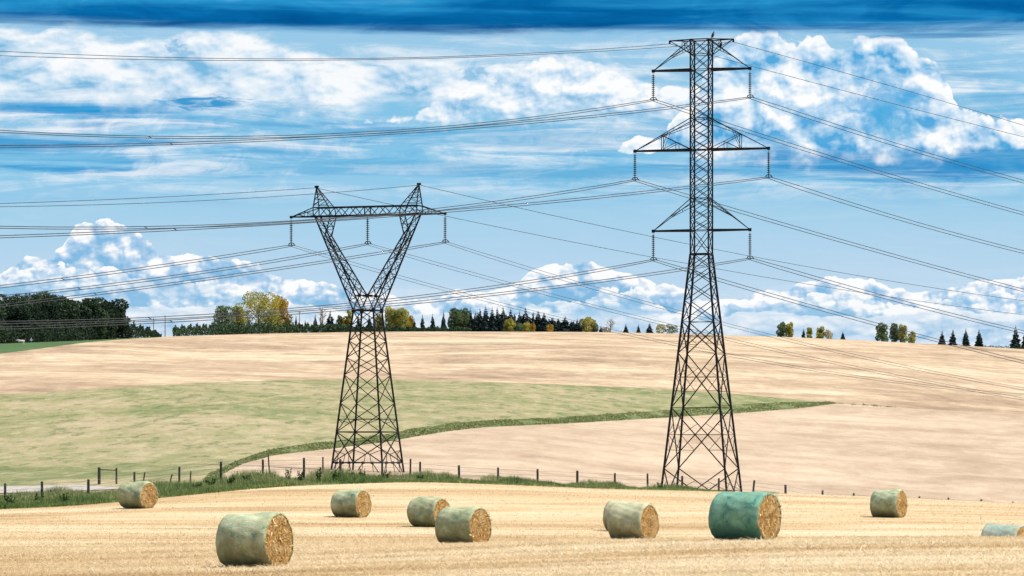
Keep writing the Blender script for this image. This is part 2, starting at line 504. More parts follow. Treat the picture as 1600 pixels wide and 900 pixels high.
MAT['wrap_pale'] = wrap_mat('net_wrap_pale', (.22, .265, .14), (.46, .49, .31), (.05, .20, .13), 0.75)
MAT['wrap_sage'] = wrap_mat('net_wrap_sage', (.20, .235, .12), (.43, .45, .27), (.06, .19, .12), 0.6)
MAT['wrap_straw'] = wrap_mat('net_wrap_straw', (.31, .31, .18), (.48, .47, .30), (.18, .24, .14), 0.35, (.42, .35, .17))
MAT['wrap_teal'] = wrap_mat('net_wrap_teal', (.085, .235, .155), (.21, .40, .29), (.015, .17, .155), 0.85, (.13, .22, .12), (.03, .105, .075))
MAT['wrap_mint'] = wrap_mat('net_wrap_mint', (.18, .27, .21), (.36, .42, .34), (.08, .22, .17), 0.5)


def m_end(e, b, co):
    o = e.n('ShaderNodeObjectInfo')
    x, y, z = e.sep(co)
    y2 = e.add(y, e.mul(o.outputs['Random'], 11.0))
    rr = e.m('SQRT', e.add(e.mul(y, y), e.mul(z, z)))
    an = e.m('ARCTAN2', z, y)
    n = e.noise(e.vec(x, e.mul(y2, 9), e.mul(z, 9)), 1.0, 6, 0.75, 1.2)
    ring = e.noise(e.vec(e.mul(rr, 26), e.mul(an, 1.6), e.mul(o.outputs['Random'], 9)), 1.0, 5, 0.7)
    t = e.add(e.mul(n, 0.55), e.mul(ring, 0.45))
    c = e.ramp(t, [(0.35, (.065, .032, .008)), (0.45, (.26, .14, .04)), (0.54, (.46, .27, .085)), (0.68, (.70, .50, .23))])
    core = e.noise(e.vec(x, e.mul(y2, 2.2), e.mul(z, 2.2)), 1.0, 5, 0.6)
    c = e.mix(e.mul(e.ss(core, 0.48, 0.66), 0.5), c, (.66, .50, .27))
    e.put(b.inputs['Base Color'], c)
    bump(e, b, t, 0.08, 0.9)


MAT['bale_end'] = material('cut_straw', m_end)


def m_strand(e, b, co):
    r = attr(e, 'rnd')
    e.put(b.inputs['Base Color'], e.ramp(r, [(0.0, (.16, .085, .025)), (0.4, (.48, .30, .10)), (1.0, (.80, .62, .34))]))


MAT['strand'] = material('loose_straw', m_strand)


def leaf(stops, sub=0.0):
    def f(e, b, co):
        r = attr(e, 'rnd')
        o = e.n('ShaderNodeObjectInfo')
        t = e.add(e.mul(r, 0.85), e.mul(e.sub(o.outputs['Random'], 0.5), 0.18))
        e.put(b.inputs['Base Color'], e.ramp(t, stops))
    return f


MAT['spruce'] = material('spruce_needles', leaf([(0.0, (.006, .013, .014)), (0.6, (.016, .032, .030)), (1.0, (.035, .058, .048))]))
MAT['dark_leaf'] = material('dark_leaves', thru=0.15, build=leaf([(0.0, (.012, .026, .017)), (0.5, (.030, .055, .028)), (0.85, (.06, .095, .035)), (1.0, (.11, .13, .035))]))
MAT['green_leaf'] = material('green_leaves', thru=0.4, build=leaf([(0.0, (.06, .10, .05)), (0.5, (.15, .21, .09)), (1.0, (.28, .32, .14))]))
MAT['yg_leaf'] = material('turning_leaves', thru=0.4, build=leaf([(0.0, (.13, .155, .04)), (0.4, (.34, .33, .075)), (0.75, (.58, .48, .09)), (1.0, (.72, .62, .18))]))
MAT['gold_leaf'] = material('golden_leaves', thru=0.4, build=leaf([(0.0, (.18, .12, .015)), (0.5, (.46, .30, .035)), (1.0, (.68, .48, .10))]))
MAT['hedge_leaf'] = material('hedge_leaves', leaf([(0.0, (.02, .045, .024)), (0.5, (.05, .09, .042)), (1.0, (.11, .155, .06))]))
MAT['bare'] = material('bare_twigs', simple_noise((.20, .15, .11), (.34, .26, .19), 2.0), 0.9)
MAT['bark'] = material('bark', simple_noise((.05, .04, .03), (.13, .11, .09), 3.0))
MAT['weed'] = material('weed_leaves', leaf([(0.0, (.02, .05, .012)), (0.5, (.05, .105, .025)), (1.0, (.13, .18, .05))]))
MAT['white_wall'] = material('white_boards', simple_noise((.70, .70, .68), (.8, .8, .79), 1.0))
MAT['roof'] = material('grey_roof', simple_noise((.30, .31, .33), (.42, .43, .45), 1.0))
MAT['hide'] = material('cream_hide', simple_noise((.62, .52, .46), (.76, .68, .62), 1.5))
MAT['feather'] = material('brown_feathers', simple_noise((.02, .017, .014), (.06, .05, .04), 12.0))
MAT['feather_dark'] = material('black_feathers', simple_noise((.006, .006, .007), (.02, .02, .022), 12.0))


# ------------------------------------------------------------------ object helpers
def tag(o, label=None, cat=None, group=None, kind=None):
    if label: o['label'] = label
    if cat: o['category'] = cat
    if group: o['group'] = group
    if kind: o['kind'] = kind
    return o


def empty(name, loc, label, cat, group=None, rz=0.0):
    o = bpy.data.objects.new(name, None)
    o.empty_display_size = 0.3
    COL.objects.link(o)
    o.location = loc
    o.rotation_euler = (0, 0, rz)
    return tag(o, label, cat, group)


def link(name, me, mat, parent=None):
    o = bpy.data.objects.new(name, me)
    if mat is not None and not me.materials: me.materials.append(mat)
    COL.objects.link(o)
    if parent: o.parent = parent
    return o


def np_mesh(name, V_, F_, rnd=None, smooth=False):
    """mesh from numpy arrays; F_ is (n,3) or (n,4)"""
    V_ = np.asarray(V_, dtype=np.float32); F_ = np.asarray(F_, dtype=np.int32)
    me = bpy.data.meshes.new(name)
    k = F_.shape[1]
    me.vertices.add(len(V_)); me.vertices.foreach_set('co', V_.ravel())
    me.loops.add(F_.size); me.loops.foreach_set('vertex_index', F_.ravel())
    me.polygons.add(len(F_))
    me.polygons.foreach_set('loop_start', np.arange(0, F_.size, k, dtype=np.int32))
    me.polygons.foreach_set('loop_total', np.full(len(F_), k, dtype=np.int32))
    if smooth: me.polygons.foreach_set('use_smooth', np.ones(len(F_), dtype=bool))
    me.update(calc_edges=True)
    me.validate()
    if rnd is not None:
        a = me.attributes.new('rnd', 'FLOAT', 'POINT')
        a.data.foreach_set('value', np.asarray(rnd, dtype=np.float32))
    return me


class MB:
    """collects bars, boxes, tubes and lathes into one mesh"""
    def __init__(self):
        self.v = []; self.f = []

    def quadring(self, rings, cap=True):
        b = len(self.v); n = len(rings[0])
        for r in rings: self.v.extend([tuple(p) for p in r])
        for i in range(len(rings) - 1):
            for j in range(n):
                k = (j + 1) % n
                self.f.append((b + i * n + j, b + i * n + k, b + (i + 1) * n + k, b + (i + 1) * n + j))
        if cap:
            self.f.append(tuple(b + j for j in reversed(range(n))))
            self.f.append(tuple(b + (len(rings) - 1) * n + j for j in range(n)))

    def bar(self, p, q, w, h=None):
        p = Vector(p); q = Vector(q); d = q - p
        if d.length < 1e-5: return
        d.normalize()
        up = Vector((0, 0, 1)) if abs(d.z) < 0.95 else Vector((1, 0, 0))
        s = d.cross(up).normalized(); t = s.cross(d)
        h = h or w
        R = lambda c: [c + s * w / 2 * i + t * h / 2 * j for i, j in ((-1, -1), (1, -1), (1, 1), (-1, 1))]
        self.quadring([R(p), R(q)])

    def tube(self, pts, r, n=6):
        pts = [Vector(p) for p in pts]
        rr = r if isinstance(r, (list, tuple)) else [r] * len(pts)
        rings = []
        for i, p in enumerate(pts):
            d = (pts[min(i + 1, len(pts) - 1)] - pts[max(i - 1, 0)]).normalized()
            up = Vector((0, 0, 1)) if abs(d.z) < 0.9 else Vector((1, 0, 0))
            s = d.cross(up).normalized(); t = s.cross(d)
            rings.append([p + (s * math.cos(a) + t * math.sin(a)) * rr[i] for a in [2 * math.pi * k / n for k in range(n)]])
        self.quadring(rings)

    def box(self, c, sx, sy, sz):
        c = Vector(c)
        R = lambda z: [c + Vector((x * sx / 2, y * sy / 2, z * sz / 2)) for x, y in ((-1, -1), (1, -1), (1, 1), (-1, 1))]
        self.quadring([R(-1), R(1)])

    def lathe(self, prof, c=(0, 0, 0), n=8):
        c = Vector(c)
        self.quadring([[c + Vector((r * math.cos(2 * math.pi * k / n), r * math.sin(2 * math.pi * k / n), z)) for k in range(n)] for r, z in prof])

    def mesh(self, name, smooth=False):
        me = bpy.data.meshes.new(name)
        me.from_pydata(self.v, [], self.f)
        if smooth:
            for p in me.polygons: p.use_smooth = True
        me.update()
        return me

    def build(self, name, mat, parent=None, smooth=False):
        return link(name, self.mesh(name, smooth), mat, parent)


def copy_tree(o, parent=None):
    c = o.copy()
    COL.objects.link(c)
    if parent: c.parent = parent
    for ch in [k for k in COL.objects if k.parent == o]:
        copy_tree(ch, c)
    return c


# ------------------------------------------------------------------ terrain
def lerp(pts):
    xs = np.array([p[0] for p in pts], float); ys = np.array([p[1] for p in pts], float)

    def f(x): return np.interp(x, xs, ys)
    return f


def smooth_lerp(pts, w=40.0):
    f = lerp(pts)

    def h(x):
        x = np.asarray(x, float)
        return sum(f(x + d * w) * k for d, k in ((-1, .15), (-.5, .22), (0, .26), (.5, .22), (1, .15)))
    return h


EDGE = [(-1200, 812, 205), (-400, 802, 215), (0, 795, 222), (120, 789, 225), (250, 777, 228), (350, 767, 232), (430, 760, 236), (500, 757, 239), (650, 753, 245), (800, 758, 250),
        (950, 764, 256), (1050, 766, 262), (1150, 769, 265), (1250, 772, 268), (1400, 777, 272), (1600, 787, 276), (2000, 800, 285), (2800, 810, 300)]
Ye = smooth_lerp([(p[0], p[2]) for p in EDGE])

# bales: left, right, top, bottom, width of the visible end
BALES = [
    dict(b=(337, 459, 797, 885, 44), m='wrap_pale', lab='pale grey-green net-wrapped round bale nearest the camera at lower left'),
    dict(b=(183, 247, 751, 794, 26), m='wrap_sage', lab='net-wrapped round bale beside the grassy verge, farthest left of all bales'),
    dict(b=(517, 581, 763, 808, 25), m='wrap_pale', lab='small grey-green round bale alone on the stubble below the V-shaped pylon'),
    dict(b=(636, 704, 775, 823, 27), m='wrap_sage', lab='round bale half hidden behind the larger bale at middle of the field'),
    dict(b=(674, 774, 789, 850, 37), m='wrap_sage', lab='dull olive round bale with orange end, in front of a smaller bale'),
    dict(b=(941, 1012, 781, 830, 27), m='wrap_straw', lab='round bale almost wholly hidden behind the straw-coloured bale'),
    dict(b=(947, 1030, 783, 843, 32), m='wrap_straw', lab='straw-coloured pale round bale just left of the bright green bale'),
    dict(b=(1106, 1223, 765, 844, 45), m='wrap_teal', lab='bright teal green net-wrapped round bale below the tall pylon'),
    dict(b=(1358, 1419, 763, 808, 23), m='wrap_pale', lab='lone grey-green round bale on the brown swath right of the green bale'),
    dict(b=(1529, 1612, 817, 878, 32), m='wrap_mint', lab='mint green round bale sunk behind a rise at the right edge'),
]
BD = 1.5
ctrl = []
for d in BALES:
    x0, x1, y0, y1, ew = d['b']
    Y = F * BD / (y1 - y0)
    d['Y'] = Y
    px = (x0 + x1) / 2
    d['z'] = CZ - (y1 - HY) * Y / F
    ctrl.append(((px - 800) / F * Y, Y, d['z']))
for px, py, Y in EDGE:
    ctrl.append(((px - 800) / F * Y, Y, CZ - (py - HY) * Y / F))
for px, py, Y in [(1560, 848, 132), (1700, 846, 132), (1450, 849, 134)]:
    ctrl.append(((px - 800) / F * Y, Y, CZ - (py - HY) * Y / F))
for X in (-70, -35, 0, 35, 70):
    for Y in (-40, 20, 70): ctrl.append((X, Y, 0.0))
for X in (-70, 70): ctrl.append((X, 140, -0.3))
CT = np.array(ctrl)


def tps(r2):
    return np.where(r2 > 1e-9, 0.5 * r2 * np.log(np.maximum(r2, 1e-9)), 0.0)


P2 = CT[:, :2] * np.array([1.6, 1.0]) / 50.0
n_ = len(P2)
Kmat = tps(((P2[:, None, :] - P2[None, :, :]) ** 2).sum(-1)) + np.eye(n_) * 0.002
Pm = np.hstack([np.ones((n_, 1)), P2])
A_ = np.block([[Kmat, Pm], [Pm.T, np.zeros((3, 3))]])
W_ = np.linalg.solve(A_, np.concatenate([CT[:, 2], np.zeros(3)]))


def z_near(X, Y):
    q = np.stack([np.asarray(X, float) * 1.6, np.asarray(Y, float)], -1) / 50.0
    sh = q.shape[:-1]
    q = q.reshape(-1, 2)
    out = np.empty(len(q))
    for i in range(0, len(q), 60000):
        qq = q[i:i + 60000]
        r2 = ((qq[:, None, :] - P2[None]) ** 2).sum(-1)
        out[i:i + 60000] = tps(r2) @ W_[:n_] + W_[n_] + qq @ W_[n_ + 1:]
    return out.reshape(sh)


# far side: each direction has a profile from the field edge over a dip to the ridge
mid_py = smooth_lerp([(-1200, 768), (0, 762), (200, 757), (345, 747), (550, 748), (800, 753), (1000, 768), (1100, 776), (1250, 787), (1600, 806), (2800, 830)])
dip_py = smooth_lerp([(-1200, 745), (0, 736), (200, 730), (345, 727), (550, 740), (800, 752), (1000, 785), (1100, 800), (1250, 818), (1600, 848), (2800, 870)])
S2 = smooth_lerp([(-1500, 560), (-300, 545), (0, 537), (120, 532.5), (188, 529), (250, 526.5), (300, 524.5), (400, 521.5), (560, 518.5), (700, 518), (900, 518.5), (1000, 520), (1100, 522.3), (1200, 525.5), (1300, 529.5), (1400, 534.5), (1500, 540), (1600, 545.5), (1900, 560), (2800, 590)], 30)
S1l = smooth_lerp([(-1500, 640), (-300, 572), (0, 553), (60, 545), (130, 535.5), (200, 529.5), (260, 526.5), (300, 525)], 15)
Ys_ = smooth_lerp([(-1500, 1000), (0, 1080), (150, 1150), (300, 1300), (500, 1400), (1100, 1400), (1600, 1300), (2800, 1200)])


def S1(px): return np.where(np.asarray(px) < 255, np.maximum(S1l(px), S2(px)), S2(px))


Acur = smooth_lerp([(-1500, 650), (-400, 628), (0, 616), (150, 608), (300, 598.5), (450, 593.5), (600, 592), (800, 598), (1000, 606), (1150, 615.5), (1310, 630), (1390, 636), (1600, 648), (2000, 668), (2800, 700)], 20)
Bcur = lerp([(345, 742), (380, 724), (430, 711), (480, 705), (520, 701), (600, 691), (650, 682), (700, 674), (750, 668), (900, 661), (1000, 655), (1150, 646), (1250, 638), (1310, 630.2)])
Bup = lerp([(300, 752), (345, 733), (380, 716), (430, 701), (480, 694), (520, 690), (600, 679), (650, 669), (700, 662), (750, 658), (900, 651), (1000, 644), (1150, 632), (1250, 628), (1310, 630)])

NT = 260


def profile(px):
    px = float(px)
    ye = float(Ye(px)); ze = float(z_near((px - 800) / F * ye, ye))
    ys = float(Ys_(px))
    ks = [(ye, ze), (ye + 28, CZ - (float(mid_py(px)) - HY) * (ye + 28) / F), (345.0, CZ - (float(dip_py(px)) - HY) * 345.0 / F), (ys, CZ + (HY - float(S2(px))) * ys / F)]
    yy = np.concatenate([np.linspace(ye, 345, 70), 345 + (ys - 345) * np.linspace(0, 1, NT)[1:] ** 1.25])
    kx = np.array([k[0] for k in ks]); kz = np.array([k[1] for k in ks])
    zz = np.interp(yy, kx, kz)
    # round the creases
    b1 = 55.0
    s = np.clip((yy - 345) / b1, -1, 1)
    m1 = (kz[2] - kz[1]) / (kx[2] - kx[1]); m2 = (kz[3] - kz[2]) / (kx[3] - kx[2])
    zz += np.where(np.abs(yy - 345) < b1, (m2 - m1) * b1 * (1 - np.abs(s)) ** 2 / 4, 0)
    t = np.clip((yy - 420) / (ys - 420), 0, 1)
    zz += 1.3 * np.sin(t * math.pi * 2.0 + px * 0.004) * np.sin(t * math.pi) ** 2
    py = HY - (zz - CZ) / yy * F
    return yy, zz, py


PXS = np.concatenate([np.arange(-1200, -60, 60), np.arange(-60, 1680, 6), np.arange(1680, 2760, 60)]).astype(float)
PROF = [profile(p) for p in PXS]


def y_at(i, target):
    yy, zz, py = PROF[i]
    run = np.minimum.accumulate(py)
    # use the far part only: visible crossing beyond the dip
    j = np.argmax(run <= target) if (run <= target).any() else len(yy) - 1
    if j == 0: return yy[0]
    a, b2 = run[j - 1], run[j]
    k = 0 if a == b2 else (a - target) / (a - b2)
    return yy[j - 1] + (yy[j] - yy[j - 1]) * np.clip(k, 0, 1)


def z_far_col(i, Y):
    yy, zz, _ = PROF[i]
    return np.interp(Y, yy, zz)


def z_ground(X, Y):
    """height of the land at one place"""
    if Y < 60: return float(z_near(X, Y))
    px = 800 + X / Y * F
    if Y <= float(Ye(px)): return float(z_near(X, Y))
    i = int(np.clip(np.searchsorted(PXS, px) - 1, 0, len(PXS) - 2))
    t = np.clip((px - PXS[i]) / (PXS[i + 1] - PXS[i]), 0, 1)
    return float((1 - t) * z_far_col(i, Y) + t * z_far_col(i + 1, Y))


VW = smooth_lerp([(-1200, 16), (0, 16), (300, 16), (500, 13), (800, 10), (1000, 7), (1100, 5), (1400, 3), (2800, 3)])
nC = len(PXS)
yE = np.array([PROF[i][0][0] for i in range(nC)])
yV = yE + VW(PXS)
yA = np.array([y_at(i, float(Acur(PXS[i]))) for i in range(nC)])
yB = np.array([yV[i] if PXS[i] <= 345 else (yA[i] if PXS[i] >= 1310 else max(yV[i], y_at(i, float(Bcur(PXS[i]))))) for i in range(nC)])
yB2 = np.array([yV[i] if PXS[i] <= 318 else (yA[i] if PXS[i] >= 1310 else max(yB[i], y_at(i, float(Bup(PXS[i]))))) for i in range(nC)])
yA = np.maximum(yA, yB2)
yS1 = np.array([y_at(i, float(S1(PXS[i]))) if PXS[i] < 255 else PROF[i][0][-1] for i in range(nC)])
yS1 = np.maximum(yS1, yA)
yS2 = np.array([PROF[i][0][-1] for i in range(nC)])


def strip(name, y0, y1, rows, mat, lift=0.0, sel=None, power=1.0):
    T = np.linspace(0, 1, rows + 1) ** power
    V_ = np.zeros((nC, rows + 1, 3))
    for i in range(nC):
        Y = y0[i] + (y1[i] - y0[i]) * T
        V_[i, :, 0] = (PXS[i] - 800) / F * Y
        V_[i, :, 1] = Y
        V_[i, :, 2] = z_far_col(i, Y) + lift
    idx = np.arange(nC * (rows + 1)).reshape(nC, rows + 1)
    q = np.stack([idx[:-1, :-1], idx[1:, :-1], idx[1:, 1:], idx[:-1, 1:]], -1)
    ok = np.maximum((y1 - y0)[:-1], (y1 - y0)[1:]) > 0.02
    if sel is not None: ok &= sel[:-1] & sel[1:]
    q = q[ok].reshape(-1, 4)
    o = link(name, np_mesh(name, V_.reshape(-1, 3), q, smooth=True), mat)
    return tag(o, kind='structure')


strip('verge', yE, yV, 8, MAT['verge'])
strip('lower_field', yV, yB, 60, MAT['lower'], power=1.3)
strip('field_margin', yB, yB2, 5, MAT['margin'])
strip('pasture', yB2, yA, 50, MAT['pasture'])
strip('upper_field', yA, yS1, 50, MAT['upper'])
strip('meadow', yS1, yS2, 14, MAT['meadow'])
# land beyond the ridge, out to the horizon
V_ = []
for i in range(nC):
    z0 = PROF[i][1][-1]
    for Y, dz_ in ((yS2[i], 0), (yS2[i] + 60, 0.9), (yS2[i] + 200, -1), (yS2[i] + 900, -14), (5000, z0 * -.2 - 10), (14000, -z0 - 10)):
        V_.append(((PXS[i] - 800) / F * Y, Y, z0 + dz_))
idx = np.arange(nC * 6).reshape(nC, 6)
q = np.stack([idx[:-1, :-1], idx[1:, :-1], idx[1:, 1:], idx[:-1, 1:]], -1).reshape(-1, 4)
tag(link('ground', np_mesh('ground', np.array(V_), q, smooth=True), MAT['ground']), kind='structure')
# gravel track on the left
roadsel = PXS < 206
ya = yE + 19.0 + 0 * PXS
yb = np.where(PXS < 120, yE + 29.0, yE + 29.0 - (PXS - 120) / 86 * 9.9)
tag(strip('gravel_track', ya, np.maximum(yb, ya + 0.05), 4, MAT['gravel'], lift=0.05, sel=roadsel), kind='structure')

# the stubble field itself
XS = np.linspace(-95, 95, 191)
NR = 120
TT = np.linspace(0, 1, NR + 1)
pe = np.array([yE[k] for k in range(nC)]); xe = (PXS - 800) / F * pe
# edge as function of X
ye_x = np.interp(XS, xe, pe)
V_ = np.zeros((len(XS), NR + 1, 3))
for i, X in enumerate(XS):
    Y = -40 + (ye_x[i] + 40) * TT
    V_[i, :, 0] = X; V_[i, :, 1] = Y
V_[:, :, 2] = z_near(V_[:, :, 0], V_[:, :, 1])
idx = np.arange(len(XS) * (NR + 1)).reshape(len(XS), NR + 1)
q = np.stack([idx[:-1, :-1], idx[1:, :-1], idx[1:, 1:], idx[:-1, 1:]], -1).reshape(-1, 4)
tag(link('stubble_field', np_mesh('stubble_field', V_.reshape(-1, 3), q, smooth=True), MAT['stubble_ground']), kind='structure')


# ------------------------------------------------------------------ blades (things nobody could count)
def blades(name, base, h, w, lean, mat, rnd, label, two=False):
    """one triangle (or a bent pair) per blade; base (n,3), h,w (n,), lean = sideways reach"""
    n = len(base)
    a = RNG.uniform(0, 2 * math.pi, n)
    ca, sa = np.cos(a), np.sin(a)
    # width mostly across the field's rows, any direction
    V_ = np.zeros((n, 3, 3), np.float32)
    V_[:, 0] = base; V_[:, 1] = base; V_[:, 2] = base
    V_[:, 0, 0] -= ca * w / 2; V_[:, 0, 1] -= sa * w / 2
    V_[:, 1, 0] += ca * w / 2; V_[:, 1, 1] += sa * w / 2
    lx = RNG.normal(0, lean, n) * h; ly = RNG.normal(0, lean, n) * h
    V_[:, 2, 0] += lx; V_[:, 2, 1] += ly; V_[:, 2, 2] += h
    Fc = np.arange(n * 3).reshape(n, 3)
    me = np_mesh(name, V_.reshape(-1, 3), Fc, rnd=np.repeat(rnd, 3))
    return tag(link(name, me, mat), kind='stuff')


# stubble: stems and lying straw, closer together far off than they need be near by
N = 420000
t = RNG.uniform(0, 1, N)
Yb = 1.0 / (1 / 84.0 + (1 / 268.0 - 1 / 84.0) * t)       # even over the picture's rows
pxb = RNG.uniform(-120, 1720, N)
# rows: gather the stems on drill rows
Xb = (pxb - 800) / F * Yb
ok = Yb < np.interp(Xb, xe, pe) - 0.2
Xb, Yb = Xb[ok], Yb[ok]
sw = np.sin(Yb * 2.1 + Xb * 0.16) * 0.5 + 0.5
keep = RNG.uniform(0, 1, len(Xb)) < 0.45 + 0.55 * sw
Xb, Yb, sw = Xb[keep], Yb[keep], sw[keep]
zb = z_near(Xb, Yb)
hb = RNG.gamma(4.0, 0.012, len(Xb)) * (0.55 + 0.6 * sw) + 0.02
wb = RNG.uniform(0.02, 0.055, len(Xb))
rnd = np.clip(RNG.beta(2.2, 2.0, len(Xb)), 0, 1)
blades('stubble', np.stack([Xb, Yb, zb - 0.01], -1), hb, wb, 1.6, MAT['straw'], rnd, 'stubble')

# rough grass of the verge
gh = smooth_lerp([(-200, .75), (0, .75), (120, .68), (250, .75), (330, .9), (420, .95), (520, .95), (600, .85), (680, .70), (800, .62), (1000, .58), (1080, .46), (1150, .18), (1300, .08), (1800, .05)], 20)
gd = smooth_lerp([(-200, 1), (650, 1), (800, .9), (1000, .85), (1080, .7), (1150, .28), (1300, .10), (1800, .06)], 20)
N = 190000
pxb = RNG.uniform(-160, 1800, N)
keep = RNG.uniform(0, 1, N) < gd(pxb)
pxb = pxb[keep]; n = len(pxb)
fr = RNG.uniform(0, 1, n) ** 1.1
ip = np.interp(pxb, PXS, np.arange(nC))
ye_b = np.interp(pxb, PXS, yE); vw_b = np.interp(pxb, PXS, yV - yE)
Yb = ye_b - 1.4 + fr * (vw_b + 1.4)
Xb = (pxb - 800) / F * Yb
zb = np.array([z_ground(x, y) for x, y in zip(Xb, Yb)])
patch = 0.55 + 0.35 * np.sin(Xb * 0.9 + Yb * 0.3) + 0.3 * np.sin(Xb * 2.3 + 1.7) * np.sin(Yb * 0.7)
hb = gh(pxb) * RNG.uniform(0.35, 1.15, n) * np.clip(patch, 0.35, 1.2) * np.clip(0.45 + fr * 1.5, 0, 1)
hb *= np.where((Yb > ye_b + 13.5) & (pxb < 200), 0.55, 1.0)
rnd = np.clip(RNG.uniform(0, 1, n) * 0.75 + 0.35 * (fr > .55) * RNG.uniform(0, 1, n) - 0.12 * (fr < .25), 0, 1)
blades('verge_grass', np.stack([Xb, Yb, zb - .02], -1), hb, RNG.uniform(.03, .09, n), 0.28, MAT['grass'], rnd, 'grass')

# grass of the margin and tufts of the pasture
def col_pts(n, p0, p1, lo, hi, pw=1.0):
    pxb = RNG.uniform(p0, p1, n)
    a = np.interp(pxb, PXS, lo); b = np.interp(pxb, PXS, hi)
    ok = b - a > 0.1
    pxb, a, b = pxb[ok], a[ok], b[ok]
    tt = RNG.uniform(0, 1, len(pxb))
    Y = 1 / (1 / a + (1 / b - 1 / a) * tt)
    X = (pxb - 800) / F * Y
    z = np.array([z_ground(x, y) for x, y in zip(X, Y)])
    return pxb, X, Y, z


pxb, X, Y, z = col_pts(26000, 300, 1315, yB, yB2)
# a thin ragged line of weeds runs on from the tip between the two harvested fields
p2 = 1285 + 115 * RNG.uniform(0, 1, 700) ** 1.3
Y2 = np.interp(p2, PXS, yA) + RNG.normal(0, 1.6, 700) * np.clip((1400 - p2) / 60, .3, 1)
X2 = (p2 - 800) / F * Y2
z2 = np.array([z_ground(x, y) for x, y in zip(X2, Y2)])
keep = np.sin(p2 * .35) + RNG.normal(0, .7, 700) > -.2
X = np.concatenate([X, X2[keep]]); Y = np.concatenate([Y, Y2[keep]]); z = np.concatenate([z, z2[keep]])
n = len(X)
blades('margin_grass', np.stack([X, Y, z], -1), RNG.uniform(.06, .26, n) * (.6 + .5 * np.sin(X * .8) * np.sin(Y * .11)), RNG.uniform(.15, .4, n), .5, MAT['margin_grass'], RNG.uniform(0, 1, n), 'x')
# ------------------------------------------------------------------ round bales
def bale_meshes(L, seed):
    rg = np.random.default_rng(seed)
    R = BD / 2
    ns, nl = 72, 22
    ph = rg.uniform(0, 6.28, 8)

    def shape(x, a):
        # sag: flat underneath, slightly squashed; lumps along the length; shoulders rounded at both ends
        u = x / (L / 2)
        r = R * (1 - 0.045 * np.abs(u) ** 9) + 0.016 * np.sin(3 * a + ph[0] + 2 * u) + 0.022 * np.sin(2 * a + ph[1] - 2 * u) \
            + 0.010 * np.sin(8 * a + ph[2]) * np.sin(4 * u + ph[3]) + 0.009 * np.sin(9 * u + ph[4] + np.sin(a + ph[5])) + 0.006 * np.sin(17 * a + ph[6] + 6 * u)
        y = r * np.sin(a); z_ = r * np.cos(a)
        y = y * (1.025 - 0.03 * z_ / R)
        return y, np.maximum(z_, -R * 0.945) + 0
    xs = np.linspace(-L / 2, L / 2, nl + 1); an = np.linspace(0, 2 * math.pi, ns, endpoint=False)
    XX, AA = np.meshgrid(xs, an, indexing='ij')
    yy, zz = shape(XX, AA)
    V_ = np.stack([XX, yy, zz + R * 0.945], -1).reshape(-1, 3)
    i = np.arange((nl + 1) * ns).reshape(nl + 1, ns)
    q = np.stack([i[:-1], np.roll(i[:-1], -1, 1), np.roll(i[1:], -1, 1), i[1:]], -1).reshape(-1, 4)
    # the net turned in over the rims
    rim = []
    base = len(V_)
    for s, row in ((1, nl), (-1, 0)):
        y0, z0 = shape(np.full(ns, s * L / 2), an)
        k = rg.uniform(0.90, 0.955, ns)
        rv = np.stack([np.full(ns, s * (L / 2 + 0.012)), y0 * k, z0 * k + R * 0.945], -1)
        b0 = base + len(rim) * ns
        rim.append(rv)
        j = np.arange(ns)
        f = np.stack([i[row], np.roll(i[row], -1), b0 + np.roll(j, -1), b0 + j], -1)
        q = np.vstack([q, f if s > 0 else f[:, ::-1]])
    V_ = np.vstack([V_] + rim)
    wrap = np_mesh('net_wrap', V_, q, smooth=True)
    ends = []
    for s in (1, -1):
        rings = 14
        pts = []; y0, z0 = shape(np.full(ns, s * L / 2 * 0.985), an)
        for k in range(rings + 1):
            f = k / rings
            bulge = 0.035 * (1 - f ** 2) + rg.normal(0, 0.010, ns) * (0.15 if k == 0 else 1)
            if k == 0: bulge = np.full(ns, 0.02)
            pts.append(np.stack([s * (L / 2 - 0.012 + bulge), y0 * f * .985, z0 * f * .985 + R * 0.945], -1))
        V2 = np.concatenate(pts)
        i2 = np.arange((rings + 1) * ns).reshape(rings + 1, ns)
        q2 = np.stack([i2[:-1], np.roll(i2[:-1], -1, 1), np.roll(i2[1:], -1, 1), i2[1:]], -1).reshape(-1, 4)
        ends.append((s, np_mesh('straw_end', V2 - np.array([0, 0, R * .945]), q2 if s > 0 else q2[:, ::-1], smooth=False)))
    # loose straws standing out of the end and along the foot
    n = 420
    a = rg.uniform(0, 2 * math.pi, n); r = R * np.sqrt(rg.uniform(0, 1, n)) * .95
    s = np.ones(n)
    p = np.stack([s * (L / 2 + .015), r * np.sin(a), np.maximum(r * np.cos(a), -R * .9)], -1)
    d = np.stack([rg.uniform(.01, .06, n), rg.normal(0, .09, n), rg.normal(-.01, .09, n)], -1)
    w = rg.uniform(.006, .014, n)[:, None] * np.stack([np.zeros(n), rg.normal(0, 1, n), rg.normal(0, 1, n)], -1)
    V3 = np.stack([p - w, p + w, p + d], 1).reshape(-1, 3)
    loose = np_mesh('loose_straw', V3, np.arange(n * 3).reshape(n, 3), rnd=np.repeat(rg.uniform(0, 1, n), 3))
    return wrap, ends, loose


